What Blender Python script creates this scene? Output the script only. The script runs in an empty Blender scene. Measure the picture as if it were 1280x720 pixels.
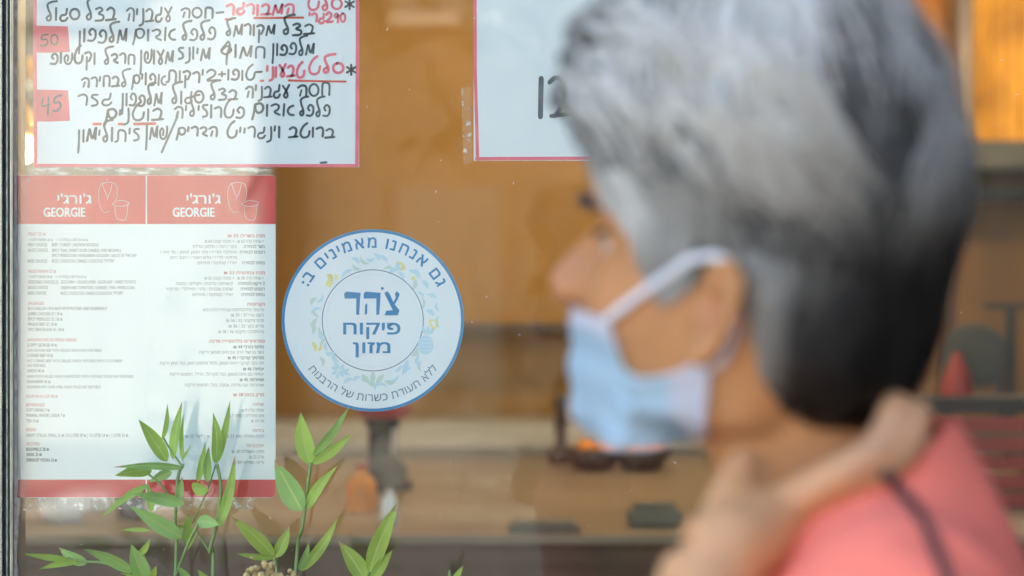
import bpy, bmesh, math, random
from mathutils import Vector, Matrix, Quaternion
from mathutils.bvhtree import BVHTree
from mathutils import noise as mnoise
random.seed(7)
S = bpy.context.scene
COL = S.collection
R = math.radians

# ------------------------------------------------------------------ camera, sky, sun, exposure
FK = 3022.0            # photo pixels per metre at one metre from the camera
CAMZ = 1.45
cam = bpy.data.cameras.new('camera')
co = bpy.data.objects.new('camera', cam); COL.objects.link(co)
co.location = (0, 0, CAMZ); co.rotation_euler = (R(90), 0, 0)
cam.lens = 85; cam.sensor_width = 36; cam.clip_start = 0.02; cam.clip_end = 400
cam.dof.use_dof = True; cam.dof.focus_distance = 2.29; cam.dof.aperture_fstop = 4.8
cam.dof.aperture_blades = 0
S.camera = co

SUN_EL, SUN_ROT = R(36), R(22)
w = bpy.data.worlds.new('World'); S.world = w; w.use_nodes = True
nt = w.node_tree
bg = nt.nodes['Background']
sky = nt.nodes.new('ShaderNodeTexSky'); sky.sky_type = 'NISHITA'; sky.sun_disc = False
sky.sun_elevation = SUN_EL; sky.sun_rotation = SUN_ROT
sky.air_density = 1.0; sky.dust_density = 4.0; sky.ozone_density = 1.0
nt.links.new(sky.outputs[0], bg.inputs['Color']); bg.inputs['Strength'].default_value = 0.12
sl = bpy.data.lights.new('sun', 'SUN'); sl.energy = 3.6; sl.angle = R(0.5); sl.color = (1, .95, .87)
so = bpy.data.objects.new('sun', sl); COL.objects.link(so)
sd = Vector((math.sin(SUN_ROT)*math.cos(SUN_EL), math.cos(SUN_ROT)*math.cos(SUN_EL), math.sin(SUN_EL)))
so.rotation_euler = sd.to_track_quat('Z', 'Y').to_euler(); so.location = (0, 0, 20)
S.view_settings.view_transform = 'Standard'; S.view_settings.look = 'None'
S.view_settings.gamma = 1; S.view_settings.use_curve_mapping = False
S.view_settings.exposure = 2.98
S.render.engine = 'CYCLES'
S.cycles.transparent_max_bounces = 24; S.cycles.max_bounces = 10

# ------------------------------------------------------------------ helpers
def P(px, py, Y):
    """photo pixel at distance Y from the camera -> world point"""
    return Vector(((px-640)*Y/FK, Y, CAMZ-(py-360)*Y/FK))

def mat(name, col, rough=.6, metal=0, var=0, scale=30, bump=0, spec=.5, trans=0, sheen=0, sss=0):
    m = bpy.data.materials.new(name); m.use_nodes = True
    t = m.node_tree; b = t.nodes['Principled BSDF']
    c = (*col, 1) if len(col) == 3 else col
    b.inputs['Base Color'].default_value = c
    b.inputs['Roughness'].default_value = rough; b.inputs['Metallic'].default_value = metal
    b.inputs['Specular IOR Level'].default_value = spec
    if sheen: b.inputs['Sheen Weight'].default_value = sheen
    if sss:
        b.inputs['Subsurface Weight'].default_value = sss
        b.inputs['Subsurface Radius'].default_value = (.02, .008, .004)
        b.inputs['Subsurface Scale'].default_value = .3
    if var or bump:
        tc = t.nodes.new('ShaderNodeTexCoord'); n = t.nodes.new('ShaderNodeTexNoise')
        n.inputs['Scale'].default_value = scale; n.inputs['Detail'].default_value = 6
        t.links.new(tc.outputs['Object'], n.inputs['Vector'])
        if var:
            r = t.nodes.new('ShaderNodeValToRGB')
            r.color_ramp.elements[0].position = .3; r.color_ramp.elements[1].position = .7
            r.color_ramp.elements[0].color = tuple(max(0, x*(1-var)) for x in c[:3])+(1,)
            r.color_ramp.elements[1].color = tuple(min(1, x*(1+var)) for x in c[:3])+(1,)
            t.links.new(n.outputs['Fac'], r.inputs['Fac']); t.links.new(r.outputs['Color'], b.inputs['Base Color'])
        if bump:
            bp = t.nodes.new('ShaderNodeBump'); bp.inputs['Strength'].default_value = bump
            bp.inputs['Distance'].default_value = .01
            t.links.new(n.outputs['Fac'], bp.inputs['Height']); t.links.new(bp.outputs['Normal'], b.inputs['Normal'])
    if trans:
        tr = t.nodes.new('ShaderNodeBsdfTranslucent'); tr.inputs['Color'].default_value = c
        mx = t.nodes.new('ShaderNodeMixShader'); mx.inputs[0].default_value = trans
        out = t.nodes['Material Output']
        t.links.new(b.outputs[0], mx.inputs[1]); t.links.new(tr.outputs[0], mx.inputs[2]); t.links.new(mx.outputs[0], out.inputs['Surface'])
    return m

def link_mesh(name, me, mats, parent=None):
    o = bpy.data.objects.new(name, me); COL.objects.link(o)
    if not isinstance(mats, (list, tuple)): mats = [mats]
    for m in mats: me.materials.append(m)
    if parent: o.parent = parent
    return o

def obj(name, bm, mats, parent=None, smooth=False):
    me = bpy.data.meshes.new(name); bm.normal_update(); bm.to_mesh(me); bm.free()
    if smooth:
        for p in me.polygons: p.use_smooth = True
    return link_mesh(name, me, mats, parent)

def tag(o, label=None, cat=None, group=None, kind=None):
    if label: o['label'] = label
    if cat: o['category'] = cat
    if group: o['group'] = group
    if kind: o['kind'] = kind
    return o

def thing(name, label, cat, group=None, kind=None):
    o = bpy.data.objects.new(name, None); COL.objects.link(o); o.empty_display_size = .1
    return tag(o, label, cat, group, kind)

def box(bm, lo, hi, bev=0, mi=0):
    vs = [bm.verts.new((x, y, z)) for x in (lo[0], hi[0]) for y in (lo[1], hi[1]) for z in (lo[2], hi[2])]
    fs = []
    for f in ((0, 1, 3, 2), (4, 6, 7, 5), (0, 4, 5, 1), (2, 3, 7, 6), (0, 2, 6, 4), (1, 5, 7, 3)):
        q = bm.faces.new([vs[i] for i in f]); q.material_index = mi; fs.append(q)
    if bev:
        es = list({e for f in fs for e in f.edges})
        bmesh.ops.bevel(bm, geom=es, offset=bev, segments=2, affect='EDGES', material=mi)
    return bm

def BM(): return bmesh.new()

def tube(bm, pts, rad, n=8, cap=True, mi=0, flat=None):
    """swept tube; rad scalar or list; flat=(axis vector, ratio) squashes along axis"""
    pts = [Vector(p) for p in pts]
    if not isinstance(rad, (list, tuple)): rad = [rad]*len(pts)
    rings = []
    prev = None
    for i, p in enumerate(pts):
        t = (pts[min(i+1, len(pts)-1)]-pts[max(i-1, 0)])
        if t.length < 1e-9: t = Vector((0, 0, 1))
        t.normalize()
        if prev is None:
            u = t.orthogonal().normalized()
        else:
            u = (prev-t*prev.dot(t))
            u = u.normalized() if u.length > 1e-6 else t.orthogonal().normalized()
        prev = u; v = t.cross(u)
        ring = []
        for k in range(n):
            a = 2*math.pi*k/n
            d = (u*math.cos(a)+v*math.sin(a))*rad[i]
            if flat: d = d-flat[0]*d.dot(flat[0])*(1-flat[1])
            ring.append(bm.verts.new(p+d))
        rings.append(ring)
    for a, b in zip(rings, rings[1:]):
        for k in range(n):
            f = bm.faces.new((a[k], a[(k+1) % n], b[(k+1) % n], b[k])); f.material_index = mi
    if cap:
        for ring, s in ((rings[0], -1), (rings[-1], 1)):
            c = bm.verts.new(sum((v.co for v in ring), Vector())/n)
            for k in range(n):
                q = (ring[k], ring[(k+1) % n], c) if s > 0 else (ring[(k+1) % n], ring[k], c)
                f = bm.faces.new(q); f.material_index = mi
    return bm

def lathe(bm, c, prof, n=20, mi=0):
    rings = []
    for r, z in prof:
        rings.append([bm.verts.new((c[0]+r*math.cos(2*math.pi*k/n), c[1]+r*math.sin(2*math.pi*k/n), c[2]+z)) for k in range(n)])
    for a, b in zip(rings, rings[1:]):
        for k in range(n):
            f = bm.faces.new((a[k], a[(k+1) % n], b[(k+1) % n], b[k])); f.material_index = mi
    f = bm.faces.new(rings[0][::-1]); f.material_index = mi
    f = bm.faces.new(rings[-1]); f.material_index = mi
    return bm

def ball(bm, c, r, sc=(1, 1, 1), M=None, seg=16, mi=0):
    mm = Matrix.Translation(Vector(c)) @ (M.to_4x4() if M else Matrix.Identity(4)) @ Matrix.Diagonal((r*sc[0], r*sc[1], r*sc[2], 1))
    g = bmesh.ops.create_uvsphere(bm, u_segments=seg, v_segments=max(6, seg*2//3), radius=1, matrix=mm)
    for v in g['verts']:
        for f in v.link_faces: f.material_index = mi
    return bm

def crom(pts, n=6):
    """Catmull-Rom through points"""
    pts = [Vector(p) for p in pts]
    if len(pts) < 3: return pts
    out = []
    for i in range(len(pts)-1):
        p0 = pts[max(i-1, 0)]; p1 = pts[i]; p2 = pts[i+1]; p3 = pts[min(i+2, len(pts)-1)]
        for k in range(n):
            t = k/n
            out.append(.5*((2*p1)+(p2-p0)*t+(2*p0-5*p1+4*p2-p3)*t*t+(3*p1-p0-3*p2+p3)*t**3))
    out.append(pts[-1]); return out

def evald(me, mods):
    """apply modifiers to mesh data, return new mesh"""
    o = bpy.data.objects.new('tmp_apply', me); COL.objects.link(o)
    for typ, kw in mods:
        m = o.modifiers.new(typ, typ)
        for k, v in kw.items(): setattr(m, k, v)
    dg = bpy.context.evaluated_depsgraph_get(); dg.update()
    new = bpy.data.meshes.new_from_object(o.evaluated_get(dg))
    bpy.data.objects.remove(o); return new

# ------------------------------------------------------------------ materials
M = {}
def glass_mat(name, tint=(.93, .96, .94), f0=.075):
    m = bpy.data.materials.new(name); m.use_nodes = True; t = m.node_tree
    t.nodes.remove(t.nodes['Principled BSDF'])
    tr = t.nodes.new('ShaderNodeBsdfTransparent'); tr.inputs[0].default_value = (*tint, 1)
    gl = t.nodes.new('ShaderNodeBsdfGlossy'); gl.inputs['Roughness'].default_value = 0
    lw = t.nodes.new('ShaderNodeLayerWeight'); lw.inputs[0].default_value = .5
    pw = t.nodes.new('ShaderNodeMath'); pw.operation = 'POWER'; pw.inputs[1].default_value = 5
    mr = t.nodes.new('ShaderNodeMapRange'); mr.inputs[3].default_value = f0; mr.inputs[4].default_value = 1
    mx = t.nodes.new('ShaderNodeMixShader')
    t.links.new(lw.outputs['Facing'], pw.inputs[0]); t.links.new(pw.outputs[0], mr.inputs[0])
    t.links.new(mr.outputs[0], mx.inputs[0]); t.links.new(tr.outputs[0], mx.inputs[1]); t.links.new(gl.outputs[0], mx.inputs[2])
    # thin grime: faint vertical streaks and wiped patches
    df = t.nodes.new('ShaderNodeBsdfDiffuse'); df.inputs[0].default_value = (.6, .58, .52, 1)
    tc = t.nodes.new('ShaderNodeTexCoord'); mp = t.nodes.new('ShaderNodeMapping'); mp.inputs['Scale'].default_value = (34, 1, 2.2)
    n1 = t.nodes.new('ShaderNodeTexNoise'); n1.inputs['Scale'].default_value = 1; n1.inputs['Detail'].default_value = 5
    n2 = t.nodes.new('ShaderNodeTexNoise'); n2.inputs['Scale'].default_value = 5; n2.inputs['Detail'].default_value = 3
    t.links.new(tc.outputs['Object'], mp.inputs[0]); t.links.new(mp.outputs[0], n1.inputs['Vector']); t.links.new(tc.outputs['Object'], n2.inputs['Vector'])
    mu = t.nodes.new('ShaderNodeMath'); mu.operation = 'MULTIPLY'; t.links.new(n1.outputs['Fac'], mu.inputs[0]); t.links.new(n2.outputs['Fac'], mu.inputs[1])
    m2 = t.nodes.new('ShaderNodeMapRange'); m2.inputs[1].default_value = .2; m2.inputs[2].default_value = .42; m2.inputs[3].default_value = 0; m2.inputs[4].default_value = .014
    t.links.new(mu.outputs[0], m2.inputs[0]); mz = t.nodes.new('ShaderNodeMixShader')
    t.links.new(m2.outputs[0], mz.inputs[0]); t.links.new(mx.outputs[0], mz.inputs[1]); t.links.new(df.outputs[0], mz.inputs[2])
    t.links.new(mz.outputs[0], t.nodes['Material Output'].inputs['Surface'])
    return m
M['glass'] = glass_mat('shop glass', f0=.034)
M['paper'] = mat('white paper', (.84, .85, .87), .7, var=.02, scale=7, bump=.12)
M['lam'] = mat('laminated paper', (.82, .85, .84), .45, var=.02, scale=6, bump=.10)
M['red'] = mat('menu red', (.66, .032, .042), .45, var=.06, scale=20)
M['pinkmark'] = mat('pink marker', (.85, .17, .22), .6, var=.12, scale=60)
M['redmark'] = mat('red marker', (.72, .10, .07), .6, var=.15, scale=60)
M['patch'] = mat('pink patch', (.84, .17, .19), .6, var=.1, scale=40)
M['ink'] = mat('dark marker ink', (.075, .105, .12), .6, var=.45, scale=45)
M['print'] = mat('grey print', (.19, .22, .23), .6)
M['printred'] = mat('red print', (.60, .16, .14), .6)
M['white'] = mat('white print', (.86, .86, .86), .5)
M['stickwhite'] = mat('sticker white', (.86, .87, .91), .4)
M['blue'] = mat('sticker blue', (.015, .235, .50), .4)
M['thinblue'] = mat('thin blue grey', (.12, .19, .32), .4)
M['pblue'] = mat('pale blue', (.56, .74, .85), .4)
M['pgreen'] = mat('pale green', (.60, .72, .66), .4)
M['pyel'] = mat('pale yellow', (.86, .74, .30), .4)
M['alu'] = mat('weathered aluminium', (.30, .33, .32), .35, .85, var=.2, scale=25, bump=.15)
M['gedge'] = mat('green glass edge', (.045, .085, .075), .25, .1, var=.5, scale=70, bump=.3)
M['gedge2'] = mat('bright glass edge', (.35, .44, .43), .25, .3, var=.3, scale=80, bump=.3)
M['dbrown'] = mat('dark brown paint', (.10, .075, .06), .5, var=.2, scale=8)
M['seal'] = mat('old sealant', (.50, .45, .36), .8, var=.3, scale=90, bump=.6)
M['wood'] = mat('brown wall panel', (.40, .185, .018), .6, var=.12, scale=2.5)
M['dwood'] = mat('dark wood', (.10, .05, .028), .5, var=.3, scale=9)
M['stone'] = mat('counter stone', (.27, .205, .14), .35, var=.12, scale=5)
M['ceil'] = mat('ceiling paint', (.72, .68, .62), .8, var=.05, scale=3)
M['render'] = mat('facade render', (.42, .38, .32), .8, var=.12, scale=4, bump=.2)
M['black'] = mat('black metal', (.02, .02, .022), .4, var=.2, scale=20)
M['chrome'] = mat('steel', (.6, .6, .6), .25, 1)
M['redp'] = mat('red paint', (.33, .03, .022), .5, var=.2, scale=12)
M['amber'] = mat('amber panel', (.80, .36, .035), .5, var=.4, scale=9, trans=.2)
M['dgrey'] = mat('dark grey cloth', (.06, .06, .055), .8, var=.2, scale=15)
M['ledge'] = mat('pale ledge', (.46, .41, .34), .6, var=.15, scale=6)
M['grey2'] = mat('brown grey leather', (.17, .145, .10), .7, var=.2, scale=12)
M['grey'] = mat('grey paint', (.30, .31, .29), .6, var=.15, scale=4)
M['crock'] = mat('white ceramic', (.80, .80, .78), .25)
M['orange'] = mat('orange', (.75, .25, .03), .5, var=.15, scale=30)
M['bronze'] = mat('dark bowl', (.05, .04, .03), .35, var=.2, scale=20)

# ================================================================== STRUCTURE
def sheet(name, x0, x1, y0, y1, z, m, label, cat, t=0):
    bm = BM()
    if t: box(bm, (x0, y0, z-t), (x1, y1, z), .01)
    else: bm.faces.new([bm.verts.new(v) for v in ((x0, y0, z), (x1, y0, z), (x1, y1, z), (x0, y1, z))])
    return tag(obj(name, bm, m), label, cat, kind='structure')
M['earth'] = mat('ground', (.22, .19, .15), .9, var=.2, scale=.5)
M['roadpaint'] = mat('road paint', (.8, .8, .78), .7, var=.1, scale=6)
M['pave'] = mat('pale paving', (.50, .46, .39), .8, var=.12, scale=1.2)
M['asph'] = mat('asphalt', (.24, .22, .19), .85, var=.2, scale=3)
# paving joints
def joints(m, sx):
    t = m.node_tree; b = t.nodes['Principled BSDF']; br = t.nodes.new('ShaderNodeTexBrick')
    tc = t.nodes.new('ShaderNodeTexCoord'); t.links.new(tc.outputs['Object'], br.inputs['Vector'])
    br.inputs['Scale'].default_value = sx; br.inputs['Mortar Size'].default_value = .015
    br.inputs['Color1'].default_value = (.40, .36, .30, 1); br.inputs['Color2'].default_value = (.34, .31, .26, 1); br.inputs['Mortar'].default_value = (.25, .22, .19, 1)
    t.links.new(br.outputs['Color'], b.inputs['Base Color'])
joints(M['pave'], 1.2)
sheet('ground', -150, 150, -150, 150, -.13, M['earth'], 'bare ground reaching to the horizon', 'ground')
sheet('pavement', -30, 30, -11.0, 2.295, 0, M['pave'], 'pale paved square in front of the shop', 'pavement', t=.12)
sheet('road', -60, 60, -14.5, -11.0, -.12, M['asph'], 'narrow dusty concrete road across the square', 'road')
sheet('far_pavement', -30, 30, -18, -14.5, 0, M['pave'], 'pale paving along the opposite houses', 'pavement', t=.12)

for k in range(4):  # unseen crossing stripes, added to brighten the glass reflection lower left
    sheet('added_road_marking', -4.9+k*.75, -4.5+k*.75, -14.2, -11.3, -.116, M['roadpaint'], 'unseen white crossing stripe added to brighten the reflection in the glass', 'road marking')
# the shop building round the window
WX0, WX1, WZ0, WZ1 = -.487, 2.9, .5, 3.05
GY = 2.300
CTZ = 1.055
sb = thing('shop_building', 'rendered shop building with brown panelled room behind the window', 'building')
def spart(name, boxes, m, parent=sb, bev=0):
    bm = BM()
    for lo, hi in boxes: box(bm, lo, hi, bev)
    return obj(name, bm, m, parent)
spart('front_wall', [((-6, 2.28, 0), (-1.75, 2.5, 9.8)), ((WX1, 2.28, 0), (7.5, 2.5, 9.8)), ((-1.75, 2.28, WZ1), (WX1, 2.5, 9.8)), ((-1.75, 2.28, 0), (WX1, 2.5, WZ0))], M['render'])
M['dpanel'] = mat('dark wall panel', (.17, .08, .025), .6, var=.25, scale=3)
spart('wainscot', [((.98, 6.14, CTZ), (3.5, 6.197, 1.815)), ((-3.19, 6.14, .21), (3.5, 6.197, CTZ-.001))], M['dpanel'])
spart('inner_wall', [((-3.2, 6.2, 0), (6, 6.4, 3.3)), ((-3.4, 2.5, 0), (-3.2, 6.4, 3.3)), ((6.0, 2.5, 0), (6.2, 6.4, 3.3))], M['wood'])
spart('floor_slab', [((-3.2, 2.5, -.05), (6, 6.2, .02))], M['stone'])
spart('ceiling_panel', [((-3.2, 2.5, 3.2), (6, 6.2, 3.3))], M['ceil'])
spart('roof', [((-6.1, 2.2, 9.8), (7.6, 10, 10.1))], M['render'])
spart('added_shade_wing', [((1.25, -2.6, 0), (1.6, 2.279, 2.7))], M['dbrown'])  # unseen dark wall, added to shade the woman and the right-hand reflection
spart('rear_wall', [((-6, 9.8, 0), (7.5, 10, 9.8))], M['render'])
spart('skirting', [((-3.19, 6.17, .03), (5.99, 6.198, .2))], M['dwood'])

# the window: frame, glass panes, sealant
sw = thing('shop_window', 'large shop window pane in a weathered grey metal frame', 'window')
def fx(px): return (px-640)*GY/FK
bm = BM(); box(bm, (WX0, GY, WZ0), (WX1, GY+.006, WZ1))
gp = obj('glass_pane', bm, M['glass'], sw)
bm = BM(); box(bm, (-1.7, GY+.004, WZ0), (fx(4), GY+.010, WZ1)); obj('glass_pane', bm, M['glass'], sw)
bm = BM()
box(bm, (fx(-9), GY-.014, WZ0), (fx(5), GY+.05, WZ1), .002, 0)
box(bm, (fx(5.3), GY-.020, WZ0), (fx(7.6), GY+.05, WZ1), .001, 1)
box(bm, (fx(7.8), GY-.010, WZ0), (fx(11.2), GY+.05, WZ1), .001, 2)
box(bm, (fx(11.4), GY-.013, WZ0), (fx(12.8), GY+.05, WZ1), .0005, 3)
box(bm, (fx(13), GY-.010, WZ0), (fx(16.2), GY+.05, WZ1), .001, 2)
box(bm, (fx(16.4), GY-.014, WZ0), (fx(19), GY+.05, WZ1), .001, 1)
box(bm, (-1.75, GY-.02, WZ1-.06), (WX1, GY+.05, WZ1+.01), .003, 1)
box(bm, (-1.75, GY-.02, WZ0-.01), (WX1, GY+.05, WZ0+.06), .003, 1)
box(bm, (WX1-.06, GY-.02, WZ0+.061), (WX1, GY+.05, WZ1-.061), .003, 1)
box(bm, (-1.75, GY-.02, WZ0+.061), (-1.69, GY+.05, WZ1-.061), .003, 1)
obj('frame', bm, [M['dbrown'], M['alu'], M['gedge'], M['gedge2']], sw)
# ragged old sealant bead
bm = BM(); prev = None; z = 1.0
while z < 1.95:
    wob = 2.2+1.6*mnoise.noise((z*40, 1, 2))+1.2*mnoise.noise((z*140, 5, 2))
    if z < 1.25: wob += 4*max(0, mnoise.noise((z*18, 9, 1))+.3)
    a = bm.verts.new((fx(19), GY-.004, z)); b = bm.verts.new((fx(19+max(1, wob)*.6), GY-.0035, z)); c = bm.verts.new((fx(19.5+max(1, wob)), GY-.0002, z))
    if prev:
        bm.faces.new((prev[0], prev[1], b, a)); bm.faces.new((prev[1], prev[2], c, b))
    prev = (a, b, c); z += .0022
obj('sealant', bm, M['seal'], sw, True)

# ================================================================== PAPERS BEHIND THE GLASS
YP = GY+.0078          # face of the papers
def W2(px, py, dy=0.0):
    s = (GY+.0078)/FK
    return Vector(((px-640)*s, YP-dy, CAMZ-(py-360)*s))
def poly(bm, pts, dy, mi, closed=True):
    vs = [bm.verts.new(W2(x, y, dy)) for x, y in pts]
    f = bm.faces.new(vs); f.material_index = mi; return f
def slabpaper(bm, pts, mi, t=.0003):
    a = [bm.verts.new(W2(x, y, 0)) for x, y in pts]; b = [bm.verts.new(W2(x, y, -t)) for x, y in pts]
    f = bm.faces.new(a); f.material_index = mi
    f = bm.faces.new(b[::-1]); f.material_index = mi
    n = len(pts)
    for i in range(n):
        f = bm.faces.new((a[i], b[i], b[(i+1) % n], a[(i+1) % n])); f.material_index = mi
def rect(x0, y0, x1, y1): return [(x0, y0), (x1, y0), (x1, y1), (x0, y1)]
def rrect(x0, y0, x1, y1, r, corners='abcd', n=4):
    out = []
    for key, cx, cy, a0 in (('a', x0+r, y0+r, 180), ('b', x1-r, y0+r, 270), ('c', x1-r, y1-r, 0), ('d', x0+r, y1-r, 90)):
        if key in corners:
            for k in range(n+1):
                a = R(a0+90*k/n); out.append((cx+r*math.cos(a), cy+r*math.sin(a)))
        else:
            out.append({'a': (x0, y0), 'b': (x1, y0), 'c': (x1, y1), 'd': (x0, y1)}[key])
    return out
def stroke(bm, pts, width, dy, mi, jit=.12):
    """marker stroke: flat ribbon with rounded ends, in photo pixels"""
    pts = [Vector((p[0], p[1])) for p in pts]
    n = len(pts); L = []; Rr = []
    if n < 2: return
    t0 = (pts[1]-pts[0]); t1 = (pts[-1]-pts[-2])
    if t0.length: t0.normalize()
    if t1.length: t1.normalize()
    ext = [(pts[0]-t0*width*.45, .55)]+[(p, 1) for p in pts]+[(pts[-1]+t1*width*.45, .55)]
    ph = random.random()*50
    for i, (p, s) in enumerate(ext):
        a = ext[max(i-1, 0)][0]; b = ext[min(i+1, len(ext)-1)][0]
        d = (b-a)
        if d.length < 1e-6: d = Vector((1, 0))
        d.normalize(); nn = Vector((-d.y, d.x))
        ww = width*.5*s*(1+jit*mnoise.noise((ph+i*.4, 0, 0)))
        L.append(bm.verts.new(W2(*(p+nn*ww), dy))); Rr.append(bm.verts.new(W2(*(p-nn*ww), dy)))
    for i in range(len(ext)-1):
        f = bm.faces.new((L[i], L[i+1], Rr[i+1], Rr[i])); f.material_index = mi

def circ(cx, cy, rx, ry=None, a0=90, n=12, sweep=360):
    ry = ry or rx
    return [(cx+rx*math.cos(R(a0+sweep*k/n)), cy+ry*math.sin(R(a0+sweep*k/n))) for k in range(n+1)]
# cursive hand letters: (width, strokes) with baseline 0, letter height 1, y up
CH = {
 'א': (.85, [[(.82, .9), (.55, .75), (.42, .4), (.58, .1), (.85, .05)], [(.16, 1.05), (.1, .0)]]),
 'ב': (.8, [[(.1, .8), (.38, .98), (.66, .78), (.62, .35), (.5, .06)], [(.0, .02), (.78, .1)]]),
 'ג': (.7, [[(.62, 1.05), (.52, .55), (.2, .48), (.06, .2), (.2, -.02), (.5, .02), (.66, .25)]]),
 'ד': (.7, [[(.05, .85), (.36, 1.0), (.6, .82), (.52, .5), (.3, .34), (.34, .2), (.66, .02)]]),
 'ה': (.8, [[(.05, .8), (.35, 1.0), (.68, .9), (.74, .5), (.7, .0)], [(.32, .55), (.2, .05)]]),
 'ו': (.25, [[(.12, 1.0), (.1, .0)]]),
 'ז': (.6, [[(.5, .98), (.2, .95), (.14, .75), (.45, .45), (.46, .12), (.12, .0)]]),
 'ח': (.8, [[(.12, .0), (.16, .9), (.5, 1.0), (.72, .8), (.7, .0)]]),
 'ט': (.95, [[(.7, 1.6), (.35, 1.25), (.1, .6), (.2, .12), (.5, .0), (.8, .2), (.9, .7)]]),
 'י': (.22, [[(.12, 1.0), (.08, .6)]]),
 'כ': (.7, [[(.1, .95), (.5, .92), (.62, .5), (.5, .08), (.05, .02)]]),
 'ל': (.62, [[(.95, 1.8), (.5, 1.72), (.18, 1.5), (.22, 1.1), (.42, .55), (.4, .12), (.18, .05), (.1, .3), (.3, .5)]]),
 'מ': (.9, [[(.04, .0), (.24, .9), (.3, .9), (.52, .2), (.82, 1.05), (.84, .95), (.78, .15)]]),
 'ם': (.75, [[(.12, .9), (.5, 1.0), (.72, .7), (.6, .3), (.3, .22), (.14, .5), (.12, .88), (.02, .2), (-.1, -.35)]]),
 'נ': (.42, [[(.34, 1.0), (.36, .4), (.3, -.15), (.0, -.32)]]),
 'ן': (.28, [[(.14, 1.0), (.12, .0), (.05, -.9)]]),
 'ס': (.85, [circ(.42, .5, .38, .48, 100, 12)]),
 'ע': (.8, [[(.12, 1.0), (.45, .55), (.6, .15), (.42, -.05), (.24, .15), (.42, .5), (.76, 1.08)]]),
 'פ': (.8, [[(.3, .5), (.16, .72), (.4, 1.0), (.7, .8), (.7, .3), (.45, .02), (.05, .05)]]),
 'צ': (.75, [[(.08, .92), (.4, 1.05), (.6, .85), (.3, .58), (.66, .42), (.6, .08), (.05, .02)]]),
 'ץ': (.85, [[(.1, .55), (.5, .95), (.8, .6), (.4, .25), (.1, .55), (.5, 1.2), (.62, 1.3), (.7, .9), (.5, .2), (.46, -.6)]]),
 'ק': (.75, [[(.05, .88), (.42, 1.0), (.68, .75), (.5, .3), (.42, .2)], [(.24, .55), (.2, -.55)]]),
 'ר': (.68, [[(.05, .85), (.4, 1.0), (.62, .75), (.58, .05)]]),
 'ש': (.85, [[(.85, 1.0), (.8, .35), (.5, .0), (.16, .15), (.1, .6), (.3, .85), (.46, .65), (.4, .3)]]),
 'ת': (.9, [[(-.05, -.05), (.16, .1), (.22, .9), (.55, 1.0), (.8, .75), (.78, .0)]]),
 '0': (.6, [circ(.3, .5, .26, .5, 90, 12)]),
 '1': (.3, [[(.15, 1.1), (.13, .0)]]),
 '2': (.75, [[(.05, .8), (.3, 1.05), (.6, .85), (.5, .45), (.05, .02), (.75, .06)]]),
 '4': (.65, [[(.12, 1.0), (.05, .45), (.6, .5)], [(.5, 1.0), (.45, -.2)]]),
 '5': (.65, [[(.62, 1.1), (.2, 1.0), (.14, .6), (.5, .6), (.58, .25), (.3, -.02), (.05, .05)]]),
 '9': (.6, [[(.5, .8), (.3, 1.0), (.1, .75), (.3, .55), (.52, .8), (.45, .0)]]),
 '*': (.8, [[(.4, 1), (.4, .1)], [(.05, .8), (.75, .3)], [(.05, .3), (.75, .8)]]),
 '-': (.6, [[(.05, .45), (.55, .5)]]), '+': (.4, [[(.2, .8), (.2, .35)], [(.02, .55), (.38, .6)]]), '/': (.5, [[(.6, 1.5), (-.1, -1.0)]]),
 "'": (.15, [[(.1, 1.1), (.06, .8)]]),
}
def hand(bm, word, x0, x1, base, h, wd, mi, dy=.0002, rtl=True, slope=0):
    seq = word[::-1] if rtl else word
    tot = sum(CH[c][0]+.14 for c in seq)-.14
    sx = (x1-x0)/tot; x = 0.0
    for c in seq:
        wv, sts = CH[c]
        dyy = random.uniform(-.08, .08)*h; sc = random.uniform(.92, 1.08)
        for st in sts:
            pts = crom([(p[0], p[1], 0) for p in st], 5)
            pp = [(x0+(x+p.x)*sx, base+dyy-p.y*h*sc-slope*(x0+(x+p.x)*sx-x0)) for p in pts]
            stroke(bm, pp, wd*random.uniform(.9, 1.1), dy, mi)
        x += wv+.14

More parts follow.
